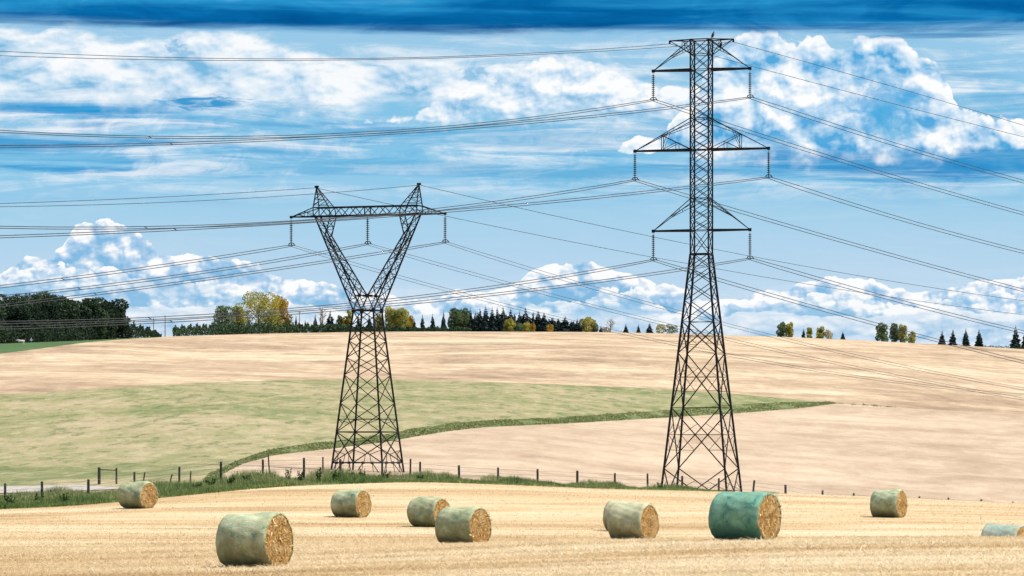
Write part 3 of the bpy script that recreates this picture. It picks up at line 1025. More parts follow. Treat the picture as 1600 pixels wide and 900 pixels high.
for k, d in enumerate(BALES):
    x0, x1, y0, y1, ew = d['b']
    H = y1 - y0
    al = math.acos(ew / H)
    L = ((x1 - x0) - ew) / math.sin(al) / H * BD
    L = min(max(L, 1.35), 1.65)
    px = (x0 + x1) / 2
    X = (px - 800) / F * d['Y']
    root = empty('round_bale', (X, d['Y'], z_ground(X, d['Y']) - 0.02), d['lab'], 'bale', 'round bales on the stubble', 0)
    root.rotation_euler = (random.uniform(-.02, .02), 0, al - math.pi / 2)
    wrap, ends, loose = bale_meshes(L, 100 + k)
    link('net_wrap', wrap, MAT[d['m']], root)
    for s, me in ends:
        o = link('straw_end', me, MAT['bale_end'], root)
        o.location = (0, 0, BD / 2 * .945)
        if s > 0:
            l = link('loose_straw', loose, MAT['strand'], o)

# ------------------------------------------------------------------ pylons
TY = 330.0
TS = TY / F            # metres per unit of the picture at the pylons


class Tower:
    def __init__(self, px, base_py, phi, label, top_py):
        X = (px - 800) / F * TY
        self.base = base_py
        self.zb = CZ + (HY - base_py) * TS
        self.root = empty('transmission_tower', (X, TY, self.zb), label, 'pylon', 'steel lattice pylons', -phi)
        self.M = Matrix.Translation((X, TY, self.zb)) @ Matrix.Rotation(-phi, 4, 'Z')
        self.phi = phi

    def z(self, py): return (self.base - py) * TS

    def world(self, p): return self.M @ Vector(p)


def xface(mb, c, i, j, levels, w, hor=()):
    for a, b in zip(levels[:-1], levels[1:]):
        mb.bar(c(i, a), c(j, b), w); mb.bar(c(j, a), c(i, b), w)
    for y in hor: mb.bar(c(i, y), c(j, y), w)


# ---- tall double-circuit pylon
T1 = Tower(1096, 803, rad(16), 'tall black double-circuit lattice pylon with six arms, right of centre', 62)
hw = lerp([(62, 14.4 * TS), (397, 14.4 * TS), (757, 51 * TS), (820, 57.4 * TS)])
CN = [(-1, -1), (1, -1), (1, 1), (-1, 1)]


def c1(k, py):
    h = float(hw(py))
    return Vector((CN[k][0] * h, CN[k][1] * h, T1.z(py)))


for k in range(4):
    mb = MB(); mb.bar(c1(k, 397), c1(k, 62), .11); mb.bar(c1(k, 808), c1(k, 397), .155)
    mb.build('leg', MAT['steel'], T1.root)
up = [62, 85.5, 109] + list(np.linspace(109, 185, 5)[1:]) + list(np.linspace(185, 234, 4)[1:]) + list(np.linspace(234, 310, 5)[1:]) + list(np.linspace(310, 360, 4)[1:]) + [397]
lo = [397, 419, 443, 470, 503, 552, 637, 732, 806]
for k in range(4):
    i, j = k, (k + 1) % 4
    mb = MB()
    xface(mb, c1, i, j, up, .055, (85.5, 109, 185, 234, 310, 360))
    mb.bar(c1(i, 397), c1(j, 397), .12)
    xface(mb, c1, i, j, lo[:5], .062)
    xface(mb, c1, i, j, lo[4:], .085)
    # redundants of the large lower panels
    for a, b in zip(lo[4:-1], lo[5:]):
        m_ = (a + b) / 2
        mid = (c1(i, a) + c1(j, b) + c1(j, a) + c1(i, b)) / 4
        hi_ = float(hw(a)); lo_ = float(hw(b)); f_ = hi_ / (hi_ + lo_)
        yx = a + (b - a) * f_
        mb.bar(c1(i, yx), c1(j, yx), .042)
        for (p, o_) in ((i, j), (j, i)):
            q_ = c1(p, b).lerp(c1(o_, a), 0.30); mb.bar(c1(p, yx), q_, .04)
            mb.bar(c1(p, b - (b - yx) * .55), q_, .036)
            q2 = c1(p, a).lerp(c1(o_, b), 0.26); mb.bar(c1(p, yx), q2, .036)
    mb.build('bracing', MAT['steel'], T1.root)
for y in (397, 234, 503, 637):
    mb = MB(); mb.bar(c1(0, y), c1(2, y), .05); mb.bar(c1(1, y), c1(3, y), .05)
    mb.build('plan_bracing', MAT['steel'], T1.root)
cph = math.cos(T1.phi)
tips1 = {}


def arm1(side, beam_y, tie_y, tip_px, key, posts=None):
    a = side * tip_px * TS / cph
    tip = Vector((a, 0, T1.z(beam_y)))
    i, j = ((0, 3) if side < 0 else (1, 2))
    mb = MB()
    for k in (i, j):
        mb.bar(c1(k, beam_y), tip, .13, .16)
        mb.bar(c1(k, tie_y), tip, .06)
        # double tie members with small ties between
        off = c1(k, tie_y + 9)
        m1 = c1(k, tie_y).lerp(tip, 0.58)
        mb.bar(off, m1, .045)
        mb.bar(c1(k, tie_y).lerp(tip, .3), off.lerp(m1, .5), .035)
    # bottom plan zigzag
    p0 = [c1(i, beam_y).lerp(tip, t) for t in (0, .25, .5, .75)]
    p1 = [c1(j, beam_y).lerp(tip, t) for t in (0, .25, .5, .75)]
    for t in range(3): mb.bar(p0[t], p1[t + 1], .045); mb.bar(p1[t + 1], p0[t + 1], .045)
    mb.box(tip, .24, .2, .26)
    if posts:
        for k in (i, j):
            h_ = c1(k, tie_y).lerp(tip, posts); l_ = c1(k, beam_y).lerp(tip, posts)
            mb.bar(h_, l_, .05)
            mb.bar(h_ * 1.0, c1(k, beam_y), .05)
            mm = h_.lerp(c1(k, beam_y), .5); lm = c1(k, beam_y).lerp(tip, posts * .5)
            mb.bar(mm, lm, .04); mb.bar(mm, l_, .04); mb.bar(lm, c1(k, beam_y).lerp(mm, .0), .04)
            h2 = c1(k, tie_y).lerp(tip, posts - .12); mb.bar(h2, l_, .035)
        hi0 = c1(i, tie_y).lerp(tip, posts); hi1 = c1(j, tie_y).lerp(tip, posts); mb.bar(hi0, hi1, .04)
    mb.build('cross_arm', MAT['steel'], T1.root)
    tips1[key] = tip - Vector((0, 0, .13))


for s, nm in ((-1, 'left'), (1, 'right')):
    arm1(s, 109, 63, 74.5, ('top', nm))
    arm1(s, 234, 185, 103, ('mid', nm), .52)
    arm1(s, 360, 311, 74.5, ('low', nm))
peaks1 = {}
for s, nm in ((-1, 'left'), (1, 'right')):
    tip = Vector((s * 49 * TS / cph, 0, T1.z(62.5)))
    mb = MB()
    for k in ((0, 3) if s < 0 else (1, 2)):
        mb.bar(c1(k, 62.5), tip, .085); mb.bar(c1(k, 85), tip, .055)
        mb.bar(c1(k, 62.5).lerp(tip, .4), c1(k, 85).lerp(tip, .4), .04)
        mb.bar(c1(k, 85), c1(k, 62.5).lerp(tip, .4), .04)
    mb.box(tip + Vector((0, 0, -.12)), .14, .12, .3)
    mb.build('earth_wire_arm', MAT['steel'], T1.root)
    peaks1[nm] = tip + Vector((0, 0, -.25))
mb = MB()
for k in range(4): mb.bar(c1(k, 62.3), c1((k + 1) % 4, 62.3), .09)
mb.build('top_frame', MAT['steel'], T1.root)

# ---- V-shaped single-circuit pylon
T2 = Tower(574.3, 743, rad(21), 'black V-shaped lattice pylon with one wide flat arm, left of centre', 289)
cp2 = math.cos(T2.phi)
hw2 = lerp([(485, 17 * TS), (735, 43.5 * TS), (748, 44.8 * TS)])


def c2(k, py):
    h = float(hw2(py))
    return Vector((CN[k][0] * h, CN[k][1] * h * .98, T2.z(py)))


for k in range(4):
    mb = MB(); mb.bar(c2(k, 750), c2(k, 485), .125); mb.box(c2(k, 485), .26, .22, .36)
    mb.build('leg', MAT['steel'], T2.root)
lv = [485, 509, 533, 559, 586, 630, 675]
for k in range(4):
    i, j = k, (k + 1) % 4
    mb = MB()
    xface(mb, c2, i, j, lv, .06, ())
    mb.bar(c2(i, 485), c2(j, 485), .12); mb.bar(c2(i, 675), c2(j, 675), .10); mb.bar(c2(i, 723), c2(j, 723), .11)
    # big lower panel: cross with sub-ties, then the splayed feet
    mb.bar(c2(i, 675), c2(j, 723), .075); mb.bar(c2(j, 675), c2(i, 723), .075)
    mb.bar(c2(i, 655).lerp(c2(j, 655), 0), c2(j, 655), .045)
    for (p, o_) in ((i, j), (j, i)):
        q_ = c2(p, 723).lerp(c2(o_, 675), .27); mb.bar(c2(p, 703), q_, .045); mb.bar(c2(p, 723).lerp(c2(o_, 723), .22), q_, .045)
        q2 = c2(p, 675).lerp(c2(o_, 723), .27); mb.bar(c2(p, 690), q2, .045)
        q3 = c2(p, 675).lerp(c2(o_, 630), .3); mb.bar(c2(p, 655), q3, .045)
        f_ = c2(p, 723).lerp(c2(o_, 723), .20)
        mb.bar(f_, c2(p, 748), .06); mb.bar(f_, c2(p, 748).lerp(c2(o_, 748), .16) + Vector((0, 0, .05)), .04)
        mb.box(f_, .2, .18, .22)
    mb.build('bracing', MAT['steel'], T2.root)

# arms of the V
zT, zB = T2.z(323), T2.z(336.5)
DB = .62                       # half depth of the beam


def vpt(side, which, py, bs):
    """outer and inner chords of a V arm"""
    if which == 'o':
        t = (485 - py) / (485 - 336.5)
        a = 17 * TS + (79.5 * TS / cp2 - 17 * TS) * t
        hd = 17 * TS * .98 + (DB - 17 * TS * .98) * t
    else:
        if py >= 367:
            t = (462 - py) / (462 - 367)
            a = 6.9 * TS + (62.0 * TS / cp2 - 6.9 * TS) * t
        else:
            t = (367 - py) / (367 - 336.5)
            a = (62.0 + (54.5 - 62.0) * t) * TS / cp2
        tt = (485 - py) / (485 - 336.5)
        hd = 17 * TS * .98 + (DB - 17 * TS * .98) * tt
    return Vector((side * a, bs * hd, T2.z(py)))


for s in (-1, 1):
    mb = MB()
    N_ = 10
    ys_o = np.linspace(485, 336.5, N_ + 1)
    for bs in (-1, 1):
        mb.bar(vpt(s, 'o', 485, bs), vpt(s, 'o', 336.5, bs), .105)
        mb.bar(vpt(s, 'i', 462, bs), vpt(s, 'i', 367, bs), .095)
        mb.bar(vpt(s, 'i', 367, bs), vpt(s, 'i', 336.5, bs), .075)
        # down from the crotch to the waist
        mb.bar(vpt(s, 'i', 462, bs), Vector((s * 17 * TS, bs * 17 * TS * .98, T2.z(485))), .06)
        mb.bar(vpt(s, 'i', 462, bs), Vector((-s * 0.25, bs * 17 * TS * .98, T2.z(485))), .05)
        yi = np.linspace(462, 367, 8)
        yo = np.linspace(470, 352, 8)
        for q_ in range(8):
            mb.bar(vpt(s, 'i', yi[q_], bs), vpt(s, 'o', yo[q_], bs), .048)
            if q_ < 7: mb.bar(vpt(s, 'o', yo[q_], bs), vpt(s, 'i', yi[q_ + 1], bs), .05)
        mb.bar(vpt(s, 'i', 352, bs), vpt(s, 'o', 352, bs), .045)
        mb.bar(vpt(s, 'i', 352, bs), vpt(s, 'o', 336.5, bs), .045)
    for w_, yl in (('o', np.linspace(485, 336.5, 9)), ('i', np.linspace(462, 340, 8))):
        for q_ in range(len(yl) - 1):
            mb.bar(vpt(s, w_, yl[q_], -1), vpt(s, w_, yl[q_ + 1], 1), .045)
            mb.bar(vpt(s, w_, yl[q_], 1), vpt(s, w_, yl[q_ + 1], -1), .045)
            mb.bar(vpt(s, w_, yl[q_ + 1], 1), vpt(s, w_, yl[q_ + 1], -1), .045)
    mb.build('v_arm', MAT['steel'], T2.root)
for bs in (-1, 1):
    mb = MB()
    mb.bar(vpt(-1, 'i', 462, bs) - Vector((.45, 0, 0)), vpt(1, 'i', 462, bs) + Vector((.45, 0, 0)), .10)
    for s in (-1, 1): mb.box(vpt(s, 'i', 462, bs), .24, .12, .26)
    mb.build('crotch_tie', MAT['steel'], T2.root)

TA = 122 * TS / cp2; BA = 82 * TS / cp2
mb = MB()
for bs in (-1, 1):
    P = lambda a, z_: Vector((a, bs * DB, z_))
    mb.bar(P(-BA, zT), P(BA, zT), .085)
    mb.bar(P(-BA, zB), P(BA, zB), .11)
    nseg = 14
    xs = np.linspace(-BA, BA, nseg + 1)
    for q_ in range(nseg):
        a, b_ = (zT, zB) if q_ % 2 else (zB, zT)
        mb.bar(P(xs[q_], a), P(xs[q_ + 1], b_), .055)
    mb.bar(P(0, zT), P(0, zB), .08)
    for s in (-1, 1):
        tip = Vector((s * TA, 0, zB))
        mb.bar(P(s * BA, zB), tip, .10); mb.bar(P(s * BA, zT), tip, .07); mb.bar(P(s * BA, zB), P(s * BA, zT), .07)
        u1 = P(s * BA, zT).lerp(tip, .4); l1 = P(s * BA, zB).lerp(tip, .4)
        mb.bar(u1, l1, .04); mb.bar(P(s * BA, zB), u1, .045); mb.bar(l1, P(s * BA, zT).lerp(tip, .72), .04)
for q_ in range(8):
    x_ = -BA + 2 * BA * q_ / 7
    for z_ in (zT, zB):
        mb.bar((x_, -DB, z_), (x_, DB, z_), .05)
        if q_ < 7: mb.bar((x_, -DB, z_), (-BA + 2 * BA * (q_ + 1) / 7, DB, z_), .045)
for s in (-1, 1): mb.box((s * TA, 0, zB), .2, .2, .22)
mb.box((0, 0, zB), .3, DB * 2, .14)
mb.build('cross_arm', MAT['steel'], T2.root)
peaks2 = {}
for s, nm in ((-1, 'left'), (1, 'right')):
    ap = Vector((s * 81 * TS / cp2, 0, T2.z(289.5)))
    mb = MB()
    for bs in (-1, 1):
        o_ = Vector((s * 82 * TS / cp2, bs * DB, zT)); i_ = Vector((s * 57 * TS / cp2, bs * DB, zT)); i2 = Vector((s * 54.5 * TS / cp2, bs * DB, zB))
        mb.bar(o_, ap, .075); mb.bar(i_, ap, .075); mb.bar(i_, i2, .07)
        for t0, t1 in ((.12, .38), (.38, .62), (.62, .8)):
            mb.bar(o_.lerp(ap, t0), i_.lerp(ap, t1), .04); mb.bar(i_.lerp(ap, t0), o_.lerp(ap, t0), .04)
    for t0 in (.15, .4, .65):
        for x_ in (82, 57):
            p_ = Vector((s * x_ * TS / cp2, -DB, zT)).lerp(ap, t0); q_ = Vector((s * x_ * TS / cp2, DB, zT)).lerp(ap, t0 + .15)
            mb.bar(p_, q_, .04)
    mb.box(ap, .34, .16, .16)
    mb.build('peak', MAT['steel'], T2.root)
    peaks2[nm] = ap + Vector((s * .1, 0, -.1))
tips2 = {'left': Vector((-TA, 0, zB - .1)), 'centre': Vector((0, 0, zB - .1)), 'right': Vector((TA, 0, zB - .1))}

# ------------------------------------------------------------------ insulators
IL = 2.35
prof = [(.02, 0), (.02, -.16)]
for k in range(11):
    z_ = -.2 - k * .165
    prof += [(.035, z_), (.05, z_ - .03), (.165, z_ - .075), (.155, z_ - .095), (.045, z_ - .105)]
prof += [(.03, -2.02), (.03, -2.12)]
mb = MB(); mb.lathe(prof, n=8)
me_disc = mb.mesh('disc_string', True)
mb = MB()
ring = [Vector((.27 * math.cos(a), .05, -2.30 + .21 * math.sin(a))) for a in np.linspace(0, math.pi, 9)]
mb.tube(ring, .04, 6)
mb.bar((-.36, .05, -2.31), (.36, .05, -2.31), .06)
mb.bar((0, .05, -2.31), (0, .0, -2.08), .07)
me_yoke = mb.mesh('yoke', False)
me_hook = MB(); me_hook.tube([(0, 0, .12), (0, .04, .05), (0, 0, 0)], .03, 6); me_hook = me_hook.mesh('hook')


def insulator(T, p, label, group):
    w = T.world(p)
    r = empty('insulator_string', w, label, 'insulator', group, -T.phi)
    link('disc_string', me_disc, MAT['ceramic'], r)
    link('yoke', me_yoke, MAT['steel'], r)
    link('hook', me_hook, MAT['steel'], r)
    return w + Vector((0, 0, -2.33))


att1 = {}
LV = {'top': 'top', 'mid': 'middle', 'low': 'lowest'}
for (lvl, nm), p in tips1.items():
    att1[(lvl, nm)] = insulator(T1, p, f"dark disc insulator hanging from {LV[lvl]} {nm} arm tip of the tall pylon", 'insulator strings of the tall pylon')
att2 = {}
for nm, p in tips2.items():
    wh = 'middle' if nm == 'centre' else nm + ' end'
    att2[nm] = insulator(T2, p, f"dark disc insulator hanging from the {wh} of the V-shaped pylon's flat arm", 'insulator strings of the V-shaped pylon')


# ------------------------------------------------------------------ wires
def wire(p0, mid, end, Yend, label, twin, group, over=1.3, rw=None):
    """span from p0 through the sight-lines mid and end; end stands at distance Yend"""
    p1 = at(end[0], end[1], Yend)

    def plan(t): return p0.x + (p1.x - p0.x) * t, p0.y + (p1.y - p0.y) * t
    # t where the plan line meets the sight line of mid
    sl = (mid[0] - 800) / F
    tm = (sl * p0.y - p0.x) / ((p1.x - p0.x) - sl * (p1.y - p0.y))
    ym = plan(tm)[1]
    zm = CZ + (HY - mid[1]) / F * ym
    # z = p0.z + b t + c t^2
    A2 = np.array([[tm, tm * tm], [1, 1]]); r = np.array([zm - p0.z, p1.z - p0.z])
    b_, c_ = np.linalg.solve(A2, r)
    ts = np.linspace(0, over, 40)
    pts = [Vector((*plan(t), p0.z + b_ * t + c_ * t * t)) for t in ts]
    root = empty('twin_conductor' if twin else 'earth_wire', p0, label, 'power line', group)
    d = (pts[-1] - pts[0]); side = Vector((d.y, -d.x, 0)).normalized()
    offs = [side * .20 + Vector((0, 0, .085)), side * -.20 + Vector((0, 0, -.085))] if twin else [Vector()]
    for o_ in offs:
        mb = MB()
        mb.tube([p - p0 + o_ * min(1, .6 + 4 * t) for p, t in zip(pts, ts)], rw or (.029 if twin else .023), 5)
        mb.build('wire', MAT['wire'], root, True)
    if twin and end[0] < 800:
        mb = MB()
        k = int(.80 * 39 / over); mb.bar(pts[k] - p0 + offs[0], pts[k] - p0 + offs[1], .05)
        mb.build('spacer', MAT['wire'], root)


GW = 'overhead wires of the power lines'
W1 = {('top', 'left'): [((600, 206), (0, 205)), ((1350, 262), (1600, 334))],
      ('top', 'right'): [((600, 209), (0, 229)), ((1380, 220), (1600, 284))],
      ('mid', 'left'): [((450, 347), (0, 355)), ((1320, 378), (1600, 454))],
      ('mid', 'right'): [((470, 347), (0, 370)), ((1400, 340), (1600, 394))],
      ('low', 'left'): [((560, 474), (0, 504)), ((1370, 507), (1600, 566))],
      ('low', 'right'): [((560, 481), (0, 513)), ((1370, 461), (1600, 519))]}
for (lvl, nm), (l, r) in W1.items():
    p = att1[(lvl, nm)]
    wire(p, l[0], l[1], 278, f"twin wire running left from the {LV[lvl]} {nm} insulator of the tall pylon", True, GW)
    wire(p, r[0], r[1], 372, f"twin wire running right from the {LV[lvl]} {nm} insulator of the tall pylon", True, GW)
for nm, l, r in (('left', ((450, 92), (0, 80)), ((1350, 150), (1600, 214))), ('right', ((450, 94.5), (0, 87)), ((1380, 131), (1600, 196)))):
    p = T1.world(peaks1[nm])
    wire(p, l[0], l[1], 278, f"thin top wire running left from the {nm} tip of the tall pylon's crown", False, GW)
    wire(p, r[0], r[1], 372, f"thin top wire running right from the {nm} tip of the tall pylon's crown", False, GW)
W2 = {'left': [((220, 420), (0, 448)), ((855, 493), (1200, 566))],
      'centre': [((300, 428), (0, 464)), ((1045, 508), (1350, 577))],
      'right': [((400, 425), (0, 478)), ((1063, 488), (1455, 581))]}
for nm, (l, r) in W2.items():
    p = att2[nm]
    wire(p, l[0], l[1], 300, f"twin wire running left from the {nm} insulator of the V-shaped pylon", True, GW)
    wire(p, r[0], r[1], 400, f"twin wire running right from the {nm} insulator of the V-shaped pylon", True, GW, 1.9, .019)
for nm, l, r in (('left', ((250, 308), (0, 318)), ((1020, 402), (1600, 492))), ('right', ((490, 303), (0, 323)), ((1015, 369), (1600, 470)))):
    p = T2.world(peaks2[nm])
    wire(p, l[0], l[1], 300, f"thin top wire running left from the {nm} peak of the V-shaped pylon", False, GW)
    wire(p, r[0], r[1], 430, f"thin top wire running right from the {nm} peak of the V-shaped pylon", False, GW)


# ------------------------------------------------------------------ birds on the tall pylon
def bird(loc, rz, mat, label, s=1.0):
    r = empty('bird', loc, label, 'bird', None, rz)
    mb = MB()
    # standing body, neck and head as one skin; x is forward
    mb.tube([(-.05, 0, .12), (-.03, 0, .17), (.0, 0, .25), (.03, 0, .34), (.04, 0, .41), (.06, 0, .46), (.09, 0, .49), (.13, 0, .485), (.165, 0, .46)],
            [.03, .075, .105, .10, .062, .058, .060, .035, .006], 10)
    o = mb.build('body', mat, r, True)
    t = MB(); t.quadring([[Vector((-.06, y, .17)) + Vector((0, 0, dz)) for y, dz in ((-.045, -.012), (.045, -.012), (.045, .012), (-.045, .012))],
                          [Vector((-.17, y, -.02)) + Vector((0, 0, dz)) for y, dz in ((-.055, -.008), (.055, -.008), (.055, .008), (-.055, .008))]])
    t.build('tail', mat, r)
    for sy in (-1, 1):
        w = MB(); w.tube([(.05, sy * .085, .34), (0, sy * .105, .27), (-.07, sy * .085, .14), (-.12, sy * .05, .05)], [.03, .05, .04, .008], 6)
        w.build('wing', mat, r, True)
        l = MB(); l.tube([(.01, sy * .04, .17), (.02, sy * .04, .05), (.0, sy * .04, 0)], [.03, .014, .012], 6); l.bar((-.02, sy * .04, .006), (.05, sy * .04, .006), .012)
        l.build('leg', mat, r, True)
    r.scale = (s, s, s)
    return r


pb = T1.world(Vector(c1(1, 62)).lerp(Vector((49 * TS / cph, 0, T1.z(62.5))), .18)) + Vector((0, 0, .04))
bird(pb, rad(30), MAT['feather'], 'brown bird perched upright on top of the tall pylon', 1.05)
pb2 = T1.world(c1(1, 63).lerp(Vector((74.5 * TS / cph, 0, T1.z(109))), .30)) + Vector((0, 0, .02))
bird(pb2, rad(-60), MAT['feather_dark'], 'black bird perched on the sloping tie below the tall pylon\'s crown', .95)

# ------------------------------------------------------------------ fences
def post_mesh(h, r=.07, lean=(0, 0), seed=0):
    rg = random.Random(seed)
    mb = MB()
    n = 7
    rings = []
    for z_, k in ((-.3, 1.0), (h * .5, .97), (h - .03, .95), (h, .82)):
        rings.append([Vector((r * k * math.cos(2 * math.pi * j / n) * (1 + .1 * math.sin(j * 3 + seed)) + lean[0] * max(z_, 0) / h, r * k * math.sin(2 * math.pi * j / n) + lean[1] * max(z_, 0) / h,
                              z_ + (rg.uniform(-.02, .02) if z_ == h else 0))) for j in range(n)])
    mb.quadring(rings)
    return mb.mesh('post')


POSTS = [(-52, 757), (8, 756), (66, 753), (138, 749.5), (210, 738), (280, 730), (345, 722), (411, 718), (475, 716), (532, 718), (597, 721), (656.5, 722), (717.5, 727.5), (778, 731), (840, 733.5), (902, 736), (960.5, 739.5), (1012, 740.5),
         (1066, 744), (1123, 748), (1176, 751), (1227.5, 758), (1285, 766.5), (1334, 771), (1385, 774.5), (1436.6, 776.2), (1482, 778.2), (1533, 780.8), (1582.6, 784), (1640, 787)]
P0 = POSTS[0]
froot = None
tops = []
for k, (px, pt) in enumerate(POSTS):
    Y = float(np.interp(px, PXS, yE)) + float(np.interp(px, [-60, 138, 210, 345, 500, 900, 1100, 1300, 1700], [7, 7, 20, 14, 9, 7.5, 9, 13, 15]))
    X = (px - 800) / F * Y
    zg = z_ground(X, Y)
    h = min(max(at(px, pt, Y).z - zg, .6), 1.5)
    zt = at(px, pt, Y).z
    if froot is None:
        froot = empty('post_and_wire_fence', (X, Y, zg), 'long fence of dark timber posts along the far edge of the stubble', 'fence')
        f0 = Vector((X, Y, zg))
    o = link('post', post_mesh(h + .02, .075 if k % 3 else .085, ((.12 if k == 20 else random.uniform(-.02, .02)), random.uniform(-.03, .03)), k), MAT['post'], froot)
    o.location = Vector((X, Y, zt - h)) - f0
    tops.append(Vector((X, Y, zt)))
for dz_ in (.10, .38, .66):
    mb = MB()
    mb.tube([p - f0 - Vector((0, .085, dz_)) for p in tops], .008, 4)
    mb.build('wire', MAT['fence_wire'], froot)
# stray posts and the braced corner
def single(px, pt, pb_, dY, label, lean=(0, 0), r=.06):
    Y = float(np.interp(px, PXS, yE)) + dY
    X = (px - 800) / F * Y
    zt = at(px, pt, Y).z; zg = z_ground(X, Y)
    h = min(max(zt - zg, .5), 2.2)
    o = link('fence_post', post_mesh(h, r, lean, int(px)), MAT['post'])
    o.location = (X, Y, zt - h)
    tag(o, label, 'post')


single(422, 709.5, 734, 10, 'tall thin leaning post sticking out of the weeds left of the V-shaped pylon', (-.12, 0), .045)
single(504.5, 714, 735, 12, 'thin grey post left beside the foot of the V-shaped pylon', (0, 0), .05)
single(641, 717, 740, 11, 'pale tall post just right of the foot of the V-shaped pylon', (.02, 0), .065)
single(223, 738, 748, 24, 'short crooked post behind the farthest left bale', (.14, 0), .05)
single(264, 741, 752, 20, 'short leaning post at the start of the green field margin', (.2, 0), .05)
single(297, 736, 750, 22, 'small thin post by the green margin above the verge', (.05, 0), .045)
Y = float(np.interp(170, PXS, yE)) + 31
X0 = (155 - 800) / F * Y; X1 = (182 - 800) / F * Y
zg = z_ground(X0, Y)
br = empty('fence_brace', (X0, Y, zg), 'two grey posts joined by a rail at the pasture corner', 'fence')
h_ = at(155, 730, Y).z - zg
o = link('post', post_mesh(h_, .10, (0, 0), 3), MAT['post'], br)
o = link('post', post_mesh(h_ - .05, .07, (0, 0), 5), MAT['post'], br); o.location = (X1 - X0, 0, 0)
mb = MB(); mb.tube([(0.08, 0, h_ - .16), (X1 - X0, 0, h_ - .2)], .04, 6); mb.build('rail', MAT['post'], br)


# ------------------------------------------------------------------ weeds in the verge
def leaf_cloud(pts, size, rg, flat=0.0):
    """small leaf-shaped faces at the given points"""
    n = len(pts)
    a = rg.normal(0, 1, (n, 3)); a /= np.linalg.norm(a, axis=1, keepdims=True)
    b = rg.normal(0, 1, (n, 3)); b -= a * (a * b).sum(1, keepdims=True); b /= np.linalg.norm(b, axis=1, keepdims=True)
    s = (size * rg.uniform(.6, 1.4, n))[:, None]
    V_ = np.stack([pts - a * s * .5, pts - b * s * .32, pts + a * s * .5, pts + b * s * .32], 1).reshape(-1, 3)
    return V_, np.arange(n * 4).reshape(n, 4)


for k, (px, hh, ww, dY) in enumerate([(385, .75, .5, 5), (452, 1.0, .55, 4), (470, .85, .6, 3), (497, 1.15, .5, 4.5), (524, .9, .6, 3), (548, .8, .5, 5), (330, .7, .7, 8), (362, .8, .6, 6), (566, .95, .4, 3.5),
                                      (602, .7, .6, 4), (432, .7, .8, 4), (655, .5, .6, 3), (1035, .55, .9, 3), (60, .6, .9, 5), (100, .6, .8, 3), (20, .55, .9, 4), (310, .55, .8, 3), (692, .45, .6, 4)]):
    rg = np.random.default_rng(900 + k)
    Y = float(np.interp(px, PXS, yE)) + dY; X = (px - 800) / F * Y
    r = empty('weed_plant', (X, Y, z_ground(X, Y)), 'x', 'weed', 'tall weeds in the rough verge')
    mb = MB(); pts = []
    for s_ in range(7):
        a = rg.uniform(0, 6.28); rr = ww * .55 * math.sqrt(rg.uniform(0, 1)); h = hh * rg.uniform(.6, 1.05)
        e = np.array([rr * math.cos(a), rr * math.sin(a), h])
        mb.tube([(e[0] * .2, e[1] * .2, 0), (e[0] * .7, e[1] * .7, h * .6), tuple(e)], [.014, .01, .005], 5)
        for q_ in range(26):
            t = rg.uniform(.2, 1)
            pts.append(e * np.array([.2 + .8 * t, .2 + .8 * t, t]) + rg.normal(0, .07 * (1.25 - t), 3))
    V_, F_ = leaf_cloud(np.array(pts), .11, rg)
    link('leaves', np_mesh('leaves', V_, F_, rnd=np.repeat(rg.uniform(0, 1, len(F_)), 4)), MAT['weed'], r)
    mb.build('stem', MAT['weed'], r)
    where = {385: 'under the left field margin', 452: 'left of the leaning posts', 470: 'at the foot of a fence post left of the V-shaped pylon', 497: 'tallest, near the V-shaped pylon\'s left foot', 524: 'in front of the V-shaped pylon\'s left legs',
             548: 'in front of the V-shaped pylon\'s inner left leg', 330: 'at the start of the pink field', 362: 'just right of the pink field\'s first post', 566: 'in front of the middle of the V-shaped pylon', 602: 'in front of the V-shaped pylon\'s right legs',
             432: 'just right of the thin leaning post', 655: 'between the two posts right of the V-shaped pylon', 1035: 'beside the tall pylon\'s left foot', 60: 'left of the farthest left bale by a fence post', 100: 'between the two leftmost fence posts', 20: 'at the left edge of the picture',
             310: 'halfway between the farthest left bale and pink field', 692: 'right of the paired posts by the V-shaped pylon'}[px]
    r['label'] = f"leafy green weed {where}"


# ------------------------------------------------------------------ trees
def crown_points(blobs, n, rg):
    """points through the outer part of a set of ellipsoids"""
    vol = np.array([b[3] * b[4] * b[5] for b in blobs]) ** .67
    pick = rg.choice(len(blobs), n, p=vol / vol.sum())
    B_ = np.array(blobs)[pick]
    d = rg.normal(0, 1, (n, 3)); d /= np.linalg.norm(d, axis=1, keepdims=True)
    r = rg.uniform(.35, 1.0, n) ** .45
    return B_[:, :3] + d * r[:, None] * B_[:, 3:6]


